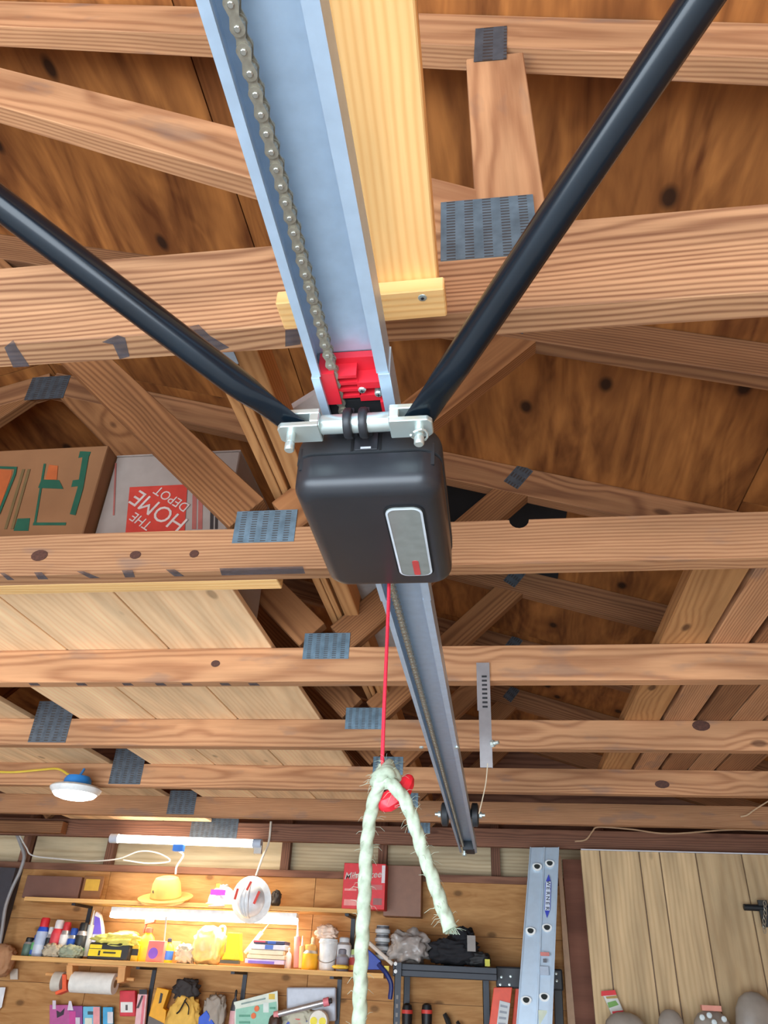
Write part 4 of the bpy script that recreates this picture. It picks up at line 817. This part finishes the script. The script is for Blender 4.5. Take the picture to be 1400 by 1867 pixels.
# ------------------------------------------------------------------ things hung on the wall below the shelves
th = thing('towel_holder', 'wooden paper towel holder mounted under the lower shelf', 'towel holder', atY(170, 1757, 4.40)); M_ply = C(226, 164, 100, .6)
f4 = lambda L, Y: [atY(x, y, Y) for x, y in L]
MB().prism(f4(((123, 1753), (230, 1757), (230, 1764), (123, 1760)), 4.36), (0, .09, 0)).build('top_bar', M_ply, th, bevel=.003)
MB().prism(f4(((121, 1759), (132, 1760), (132, 1788), (120, 1786)), 4.37), (0, .07, 0)).build('side_arm', M_ply, th, bevel=.003); MB().prism(f4(((215, 1762), (229, 1763), (226, 1790), (213, 1793)), 4.37), (0, .07, 0)).build('side_arm', M_ply, th, bevel=.003)
MB().cyl(atY(84, 1776, 4.405), atY(245, 1786, 4.405), .008, 10).build('dowel', M_ply, th)
t = thing('paper_towel', 'white paper towel roll on the wooden holder', 'paper towel', atY(170, 1790, 4.405)); a, b = atY(133, 1790, 4.405), atY(210, 1794, 4.405); MB().cyl(a, b, .048, 24).build('paper_roll', C(238, 234, 224, .9), t, True); MB().cyl(b, b+(b-a).normalized()*.001, .018, 14).build('cardboard_core', C(150, 120, 84), t)
t = thing('tape_dispenser', 'tape roll with an orange dispenser on the dowel', 'tape dispenser', atY(110, 1792, 4.405)); a, b = atY(99, 1789, 4.405), atY(116, 1790, 4.405); MB().cyl(a, b, .045, 20).build('tape_roll', C(214, 206, 190), t, True)
MB().prism(f4(((113, 1776), (120, 1777), (121, 1806), (101, 1814), (100, 1808), (113, 1803)), 4.36), (0, .06, 0)).build('dispenser_frame', C(244, 96, 50), t, bevel=.002)
def hung(name, label, cat, poly, Y, mat, depth=.02, bits=(), group='packages hung on the plywood wall'):
    t = thing(name, label, cat, atY(*poly[0], Y), group); MB().prism(f4(poly, Y), (0, depth, 0)).build('package_body', mat, t, bevel=min(.003, depth*.3))
    for k, (nm, pl, m_) in enumerate(bits): MB().prism(f4(pl, Y-.0008), (0, -.0012-.0006*k, 0)).build(nm, m_, t)
    return t
R_ = lambda a, b, c, d: ((a, d), (c, d), (c, b), (a, b))
hung('blister_pack', 'purple pink blister pack with black tools at far left', 'package', R_(90, 1832, 126, 1880), 4.50, C(190, 90, 150), .02, (('black_tool', ((104, 1856), (116, 1850), (118, 1838), (110, 1846), (103, 1842)), C(50, 34, 50)), ('white_hanger', R_(96, 1824, 102, 1840), C(220, 206, 216))))
hung('blister_pack', 'magenta and violet pack with a white clip', 'package', R_(126, 1834, 150, 1880), 4.50, C(150, 70, 140), .02, (('magenta_half', R_(126, 1844, 138, 1880), C(206, 70, 150)), ('white_clip', ((123, 1842), (134, 1842), (130, 1825), (126, 1825)), C(222, 214, 224)), ('white_nozzle', R_(138, 1855, 146, 1870), C(214, 206, 214))))
hung('blister_pack', 'pale blue and pink pack hanging on the wall', 'package', R_(151, 1835, 182, 1880), 4.50, C(110, 190, 220), .02, (('pink_half', R_(170, 1836, 182, 1880), C(240, 160, 160)), ('dark_item', R_(160, 1844, 170, 1850), C(60, 80, 90)), ('white_card', R_(155, 1856, 168, 1878), C(226, 226, 206))))
hung('blister_pack', 'narrow sky-blue pack right of the pink one', 'package', R_(187, 1836, 205, 1880), 4.50, C(70, 170, 216), .02, (('white_clip', R_(196, 1845, 206, 1866), C(226, 220, 220)),))
hung('red_pack', 'red and white package hanging below the towel holder', 'package', R_(218, 1806, 246, 1853), 4.49, C(216, 50, 62), .03, (('white_label', R_(220, 1827, 242, 1846), C(236, 232, 224)), ('dark_mark', R_(229, 1832, 233, 1842), C(90, 80, 76))))
hung('striped_pack', 'long pink and white striped pack with black clip', 'package', ((244, 1880), (262, 1880), (268, 1812), (251, 1812)), 4.50, C(240, 190, 190), .02, (('black_clip', R_(254, 1804, 268, 1813), C(40, 38, 40)), ('pink_stripe', ((255, 1878), (259, 1878), (265, 1815), (261, 1815)), C(230, 120, 130)), ('dark_strip', ((249, 1838), (253, 1838), (262, 1815), (258, 1815)), C(70, 60, 60))))
hung('yellow_tool_case', 'yellow plastic tool case with a grey base', 'tool case', ((270, 1855), (300, 1870), (303, 1842), (297, 1838), (308, 1805), (286, 1800)), 4.47, C(250, 176, 20), .05, (('black_blade', ((289, 1830), (294, 1828), (297, 1812), (293, 1810)), C(50, 44, 40)), ('grey_base', ((268, 1880), (296, 1880), (299, 1866), (271, 1852)), C(110, 100, 92))))
t = thing('work_gloves_yellow', 'yellow work gloves with dark cuffs hung on the wall', 'gloves', atY(330, 1860, 4.45), 'packages hung on the plywood wall'); blob('glove_body', None, None, 306, 1817, 364, 1900, 4.45, C(240, 190, 90, .85), .08, 41, .25, None, .8, t); blob('dark_cuff', None, None, 318, 1785, 362, 1826, 4.46, C(60, 54, 52, .8), .07, 42, .4, None, .9, t)
MB().tube(smooth_path([atY(340, 1820, 4.40), atY(328, 1842, 4.398), atY(322, 1848, 4.40)], 4), .004, 5).tube(smooth_path([atY(336, 1824, 4.40), atY(344, 1836, 4.398), atY(343, 1850, 4.40)], 4), .003, 5).build('black_lace', C(30, 28, 28), t)
blob('grey_glove', 'grey cloth glove hanging beside the yellow gloves', 'gloves', 371, 1813, 410, 1890, 4.47, C(172, 160, 146, .9), .07, 44, .3)
hung('blue_pouch', 'bright blue pouch under the grey glove', 'pouch', ((360, 1880), (398, 1880), (376, 1842), (362, 1855)), 4.43, C(44, 92, 210), .03)
t = bottle('black_bottle', 'black slim bottle hanging left of the green chart', 'bottle', 420, 433, 1804, 1880, C(60, 56, 60), C(30, 30, 32), Y=4.48, zb=atY(426, 1880, 4.48).z, lab=C(226, 170, 170))
hung('wall_chart', 'white and green printed chart with orange dots', 'chart', ((428, 1885), (508, 1880), (506, 1806), (426, 1827)), 4.47, C(226, 232, 214), .006, (('green_area', ((430, 1878), (507, 1874), (504, 1826), (430, 1840)), C(150, 206, 180)), ('yellow_dot', R_(490, 1812, 501, 1822), C(226, 190, 60)), ('blank_panel', R_(480, 1828, 490, 1846), C(226, 236, 226)), ('print_line', ((440, 1832), (484, 1822), (484, 1819), (440, 1829)), C(140, 160, 150)), ('print_line', R_(436, 1850, 456, 1854), C(90, 160, 130)), ('print_line', R_(436, 1862, 456, 1866), C(90, 160, 130)), ('print_line', R_(492, 1836, 502, 1840), C(90, 160, 130)))); t = bpy.data.objects[[o.name for o in bpy.data.objects if o.name.startswith('wall_chart')][-1]]
for px, py in ((468, 1839), (462, 1852)): MB().lathe([(.001, .001), (.013, .001), (.013, 0)], atY(px, py, 4.4645), 14, (0, -1, 0)).build('orange_dot', C(240, 110, 40), t)
t = thing('clear_tray', 'grey translucent plastic tray hung on the wall', 'tray', atY(566, 1825, 4.49), 'packages hung on the plywood wall'); MB().prism(f4(R_(522, 1800, 612, 1862), 4.50), (0, .03, 0)).build('tray_body', C(186, 190, 200, .3), t, bevel=.008)
t = thing('caulking_rod', 'silver tube tool with pink ends lying slanted', 'hand tool', atY(550, 1838, 4.44), 'packages hung on the plywood wall'); a, b = atY(508, 1849, 4.43), atY(590, 1828, 4.43); MB().cyl(a, b, .014, 12).build('silver_tube', C(200, 200, 204, .25, .7), t, True); MB().cyl(b, b+(b-a)*.12, .019, 12).build('pink_end', C(236, 130, 140), t, True); MB().cyl(a-(a-b)*.0, a+(a-b)*.10, .016, 12).build('pink_tip', C(236, 150, 150), t, True); MB().cyl(b+(b-a)*.12, b+(b-a)*.18, .012, 10).build('dark_tip', C(40, 36, 40), t)
t = thing('tape_pack', 'yellow and white round tape pack at the bottom edge', 'tape roll', atY(580, 1862, 4.45), 'packages hung on the plywood wall'); a = atY(582, 1862, 4.44); MB().lathe([(.001, .03), (.045, .03), (.050, .02), (.050, 0)], a, 20, (0, -1, 0)).build('roll_body', C(236, 230, 214), t, True)
for dx in (-.022, .022): MB().lathe([(.001, .0325), (.018, .0325), (.018, .03)], a+Vector((dx, 0, 0)), 14, (0, -1, 0)).build('yellow_disc', C(246, 226, 40), t)
blob('rag', 'pale grey rag bunched behind the silver tube', 'cloth', 515, 1838, 575, 1875, 4.48, C(206, 200, 176, .9), .05, 47, .4)
hung('red_strip', 'red and blue strip pack at the bottom edge', 'package', ((510, 1880), (566, 1880), (560, 1860), (530, 1856)), 4.46, C(60, 80, 170), .015, (('red_part', ((532, 1864), (552, 1866), (548, 1858), (534, 1857)), C(220, 50, 50)),))
blob('dark_knob', 'dark brown round knob at the bottom edge', 'knob', 490, 1850, 512, 1885, 4.44, C(70, 48, 36), .06, 48, .1)  # dark brown knob
# left edge of the wall
t = thing('paper_bag', 'brown paper bag hanging at the left edge', 'bag', atY(8, 1770, 4.45)); blob('bag_body', None, None, -25, 1722, 24, 1782, 4.45, C(178, 130, 92, .85), .10, 51, .15, None, .7, t)
hung('outlet_plate', 'small pale outlet plate on the plywood at left', 'outlet', R_(18, 1766, 32, 1786), 4.535, C(206, 190, 172), .012, group='electrical fittings')
hung('white_notice', 'white paper notice at the left edge', 'paper', ((-12, 1850), (3, 1836), (10, 1800), (-12, 1800)), 4.52, C(236, 236, 236), .003, group='papers on the wall')
dpst = box('corner_post', (atY(-60, 1600, 4.5).x, 4.47, FZ), (atY(24, 1600, 4.47).x, 4.548, .47), C(66, 62, 66, .8)); tag(dpst, 'dark grey post at the left end of the workshop wall', 'post')
cb = MB().tube(smooth_path(f4(((28, 1515), (38, 1540), (44, 1562), (36, 1590), (22, 1620), (10, 1655), (4, 1695), (-4, 1740)), 4.44), 6), .010, 8).build('power_cable', C(150, 146, 144), None, True); tag(cb, 'thick grey power cable draped down the dark post', 'cable')
cb = MB().tube(smooth_path(f4(((34, 1520), (48, 1545), (60, 1560), (110, 1566), (160, 1570), (215, 1566), (255, 1552), (290, 1556), (310, 1570), (270, 1574), (225, 1568)), 4.40), 6), .004, 6).build('white_cable', C(214, 208, 200), None, True); tag(cb, 'thin white cable looping along the top plate', 'cable')
cb = MB().tube(smooth_path(f4(((1048, 1534), (1068, 1531), (1080, 1516), (1092, 1508), (1150, 1512), (1220, 1520), (1330, 1513), (1420, 1515)), 4.255), 6), .004, 6).build('loose_twine', C(196, 160, 124), None, True); tag(cb, 'pale twine sagging along the last truss at right', 'twine')
cb = MB().tube(smooth_path(f4(((1350, 1489), (1362, 1486), (1376, 1476), (1405, 1458)), 3.56), 6), .003, 6).build('loose_twine', C(206, 176, 140), None, True); tag(cb, 'short pale twine end below the sixth truss at right edge', 'twine')
blk = beam('ledger_block', (-3.6, 4.235, .655), (atY(117, 1512, 4.235).x, 4.235, .655), .06, .06, M_top); tag(blk, 'short brown ledger block on the last truss at left', 'timber block')

# ------------------------------------------------------------------ brown door strip, panelling and what hangs by it
dp = thing('brown_partition', 'reddish brown board with pale edge beside the ladder', 'partition', (.4, 4.48, FZ))
xa, xb = atY(1024, 1700, 4.47).x, .60; box('partition_board', (.345, 4.47, FZ), (xb, 4.49, .595), wood('redwood', S(142, 92, 72), S(112, 68, 52), 60, .3, con=.5), dp)
MB().prism(f4(((1016, 1560), (1022, 1560), (1050, 1880), (1036, 1880)), 4.46), (0, .012, 0)).build('pale_edge', C(196, 152, 112), dp)
wp = thing('wall_panelling', 'light tan vertical wood panelling on the right', 'panelling', (1, 4.2, FZ))
xs_ = [.414, .511, .702, .800, .972, 1.188, 1.33, 1.60, 1.85]
for a, b in zip(xs_[:-1], xs_[1:]):
    o = beam('plank', ((a+b)/2, 4.206, FZ), ((a+b)/2, 4.206, .604), b-a-.006, .008, M_panel, wp, .001, up=(0, 1, 0))
box('backing', (.416, 4.2101, FZ), (1.85, 4.218, .603), C(120, 92, 62), wp); MB().box((.42, 4.200, .6045), (1.85, 4.213, .610)).build('torn_edge', C(206, 206, 210), wp)
t = thing('candy_bag', 'small red and green sweets bag hanging on the panelling', 'packet', atY(1115, 1825, 4.18)); MB().prism(f4(((1096, 1808), (1121, 1806), (1140, 1850), (1118, 1856)), 4.17), (0, .02, 0)).build('bag_body', C(206, 206, 196, .3), t, bevel=.005)
for nm, pl, c in (('red_header', ((1096, 1816), (1124, 1814), (1121, 1805), (1096, 1807)), (216, 30, 34)), ('gold_band', ((1106, 1821), (1126, 1820), (1124, 1815), (1104, 1817)), (170, 140, 60)), ('green_print', ((1110, 1838), (1128, 1832), (1122, 1824), (1107, 1828)), (110, 160, 70)), ('red_sweets', ((1117, 1852), (1138, 1850), (1136, 1842), (1116, 1844)), (226, 50, 60))): MB().prism(f4(pl, 4.169), (0, -.001, 0)).build(nm, C(*c), t)
M_smk = plain('smoky_plastic', S(150, 140, 128), .35, 0, .5, var=.16, vs=14)
for k, (x0, y0, x1, y1, lab) in enumerate(((1100, 1845, 1180, 1900, 'low smoky grey cover under the sweets bag'), (1198, 1840, 1250, 1900, 'narrow smoky grey cover second from left'), (1262, 1841, 1337, 1905, 'smoky grey domed cover with pale spots and pink top'), (1338, 1808, 1420, 1910, 'tallest smoky grey cover at the right edge'))):
    xa, xb, z0, z1 = rect(x0, y0, x1, y1, 4.08); t = thing('plastic_cover', lab, 'plastic cover', ((xa+xb)/2, 4.08, z0), 'smoky covers along the panelling'); r = (xb-xa)/2; h = z1-z0
    MB().lathe([(r, -.3), (r, 0), (r*.98, h*.35), (r*.86, h*.68), (r*.62, h*.88), (r*.3, h*.98), (.001, h)], ((xa+xb)/2, 4.08, z0), 22, sy=.5).build('cover_shell', M_smk, t, True)
    if k == 2:
        for px, py in ((1280, 1855), (1302, 1864), (1320, 1858), (1293, 1851)): MB().lathe([(.001, .006), (.010, .004), (.012, 0)], atY(px, py, 4.0), 10, (0, -1, .1)).build('pale_spot', C(214, 226, 226), t)
        pface('pink_top', 1277, 1833, 1312, 1843, 4.07, C(226, 150, 130), t, .03)
t = thing('wall_hook_bar', 'black steel bar with a small chain by the panelling', 'hook', atY(1390, 1655, 4.15)); MB().cyl(atY(1356, 1654, 4.15), atY(1480, 1660, 4.15), .014, 12).build('bar', C(24, 30, 34), t, True); MB().box(atY(1391, 1690, 4.14), tuple(atY(1396, 1642, 4.155))).build('hanging_strip', C(50, 52, 50), t)
for k in range(7):
    p = atY(1394+1.2*math.sin(k), 1648+k*8, 4.125); MB().tube([p+Vector((.006*math.cos(a), (.004 if k % 2 else 0)*math.cos(a), .013*math.sin(a))) for a in [q*math.pi/5 for q in range(11)]], .002, 5).build('small_link', M_steel, t)

# ------------------------------------------------------------------ lamps
M_glow = plain('lamp_glow', S(255, 252, 240), .4, emit=(1, .95, .86, 1), es=8); M_glow2 = plain('lamp_glow_round', S(255, 252, 240), .4, emit=(1, .95, .86, 1), es=6)
def area(name, loc, sx, sy, e, rot, parent, col=(1, .86, .66)):
    d = bpy.data.lights.new(name, 'AREA'); d.shape = 'RECTANGLE'; d.size = sx; d.size_y = sy; d.energy = e; d.color = col
    o = bpy.data.objects.new(name, d); COL.objects.link(o); o.location = loc; o.rotation_euler = rot; WM[o.name] = Matrix.Identity(4); par(o, parent); return o
a, b = atY(216, 1529, 4.20), atY(462, 1538, 4.20)
t = thing('tube_light', 'bare glowing tube light slung under the last truss', 'tube light', (a+b)/2, 'workshop strip lights')
MB().cyl(a, b, .020, 14).build('lit_tube', M_glow, t, True); d = (b-a).normalized()
for s, q_ in ((-1, a), (1, b)): e = MB().cyl(q_, q_+d*s*.045, .024, 14).build('end_cap', C(186, 196, 210), t, True)
p = atY(326, 1545, 4.20); MB().box((p.x-.03, 4.185, p.z-.02), (p.x+.03, 4.215, p.z+.014)).build('blue_clip', C(60, 130, 226), t, bevel=.004); MB().box((b.x+.01, 4.19, b.z-.05), (b.x+.05, 4.21, b.z-.01)).build('lamp_hook', C(206, 200, 190), t)
MB().tube(smooth_path(f4(((326, 1552), (334, 1560), (322, 1580), (320, 1594)), 4.22), 4), .005, 6).build('pull_cable', M_white, t)
area('tube_lamp', (a+b)/2+Vector((0, .03, -.04)), b.x-a.x, .06, 4.0, (math.radians(25), 0, 0), t)
a, b = atY(204, 1664, 4.37), atY(542, 1676, 4.37)
t = thing('strip_light', 'white LED strip light under the upper shelf, switched on', 'strip light', (a+b)/2, 'workshop strip lights')
MB().prism([a+Vector((0, -.02, .004)), b+Vector((0, -.02, .004)), b+Vector((0, -.02, .028)), a+Vector((0, -.02, .028))], (0, .05, 0)).build('lamp_housing', M_whitem, t, bevel=.003); MB().prism([a+Vector((0, -.024, -.024)), b+Vector((0, -.024, -.024)), b+Vector((0, -.024, .0035)), a+Vector((0, -.024, .0035))], (0, .055, 0)).build('lit_diffuser', M_glow, t, bevel=.006)
MB().cyl(atY(303, 1672, 4.32), atY(299, 1722, 4.40), .004, 6).build('lamp_cord', C(190, 180, 170), t)
area('strip_lamp', (a+b)/2+Vector((0, .0, -.03)), b.x-a.x, .05, 4.2, (math.radians(15), 0, 0), t)
p = atY(138, 1440, 2.90); t = thing('round_work_light', 'round white work light with a blue top, switched on', 'work light', p)
MB().lathe([(.001, -.036), (.05, -.034), (.075, -.026), (.084, -.016)], p, 26).build('lit_dome', M_glow2, t, True); MB().lathe([(.0845, -.016), (.096, -.004), (.098, .004), (.09, .012), (.055, .018)], p, 26).build('white_ring', M_white, t, True)
MB().lathe([(.054, .0175), (.052, .038), (.044, .050), (.001, .052)], p, 20).build('blue_housing', C(44, 130, 206), t, True); MB().tube([p+Vector((0, 0, .05)), p+Vector((.004, .01, .07)), p+Vector((.002, .022, .085))], .005, 6).build('hanger_hook', C(60, 130, 200), t)
area('round_lamp', p+Vector((0, 0, -.045)),   .15, .15, 2, (0, 0, 0), t, (1, .92, .82))
cb = MB().tube(smooth_path([atY(-40, 1405, 2.93), atY(20, 1408, 2.93), atY(70, 1404, 2.93), atY(105, 1402, 2.915), atY(126, 1413, 2.90)], 6), .0045, 6).build('extension_lead', C(206, 176, 60), None, True); tag(cb, 'yellow extension cord leading to the round work light', 'extension lead')

# lift everything from eye-level coordinates to the garage floor at z = 0
for o in list(bpy.data.objects):
    if o.parent is None and o.name not in ('camera', 'sun', 'daylight_door'): o.location.z += CAMZ
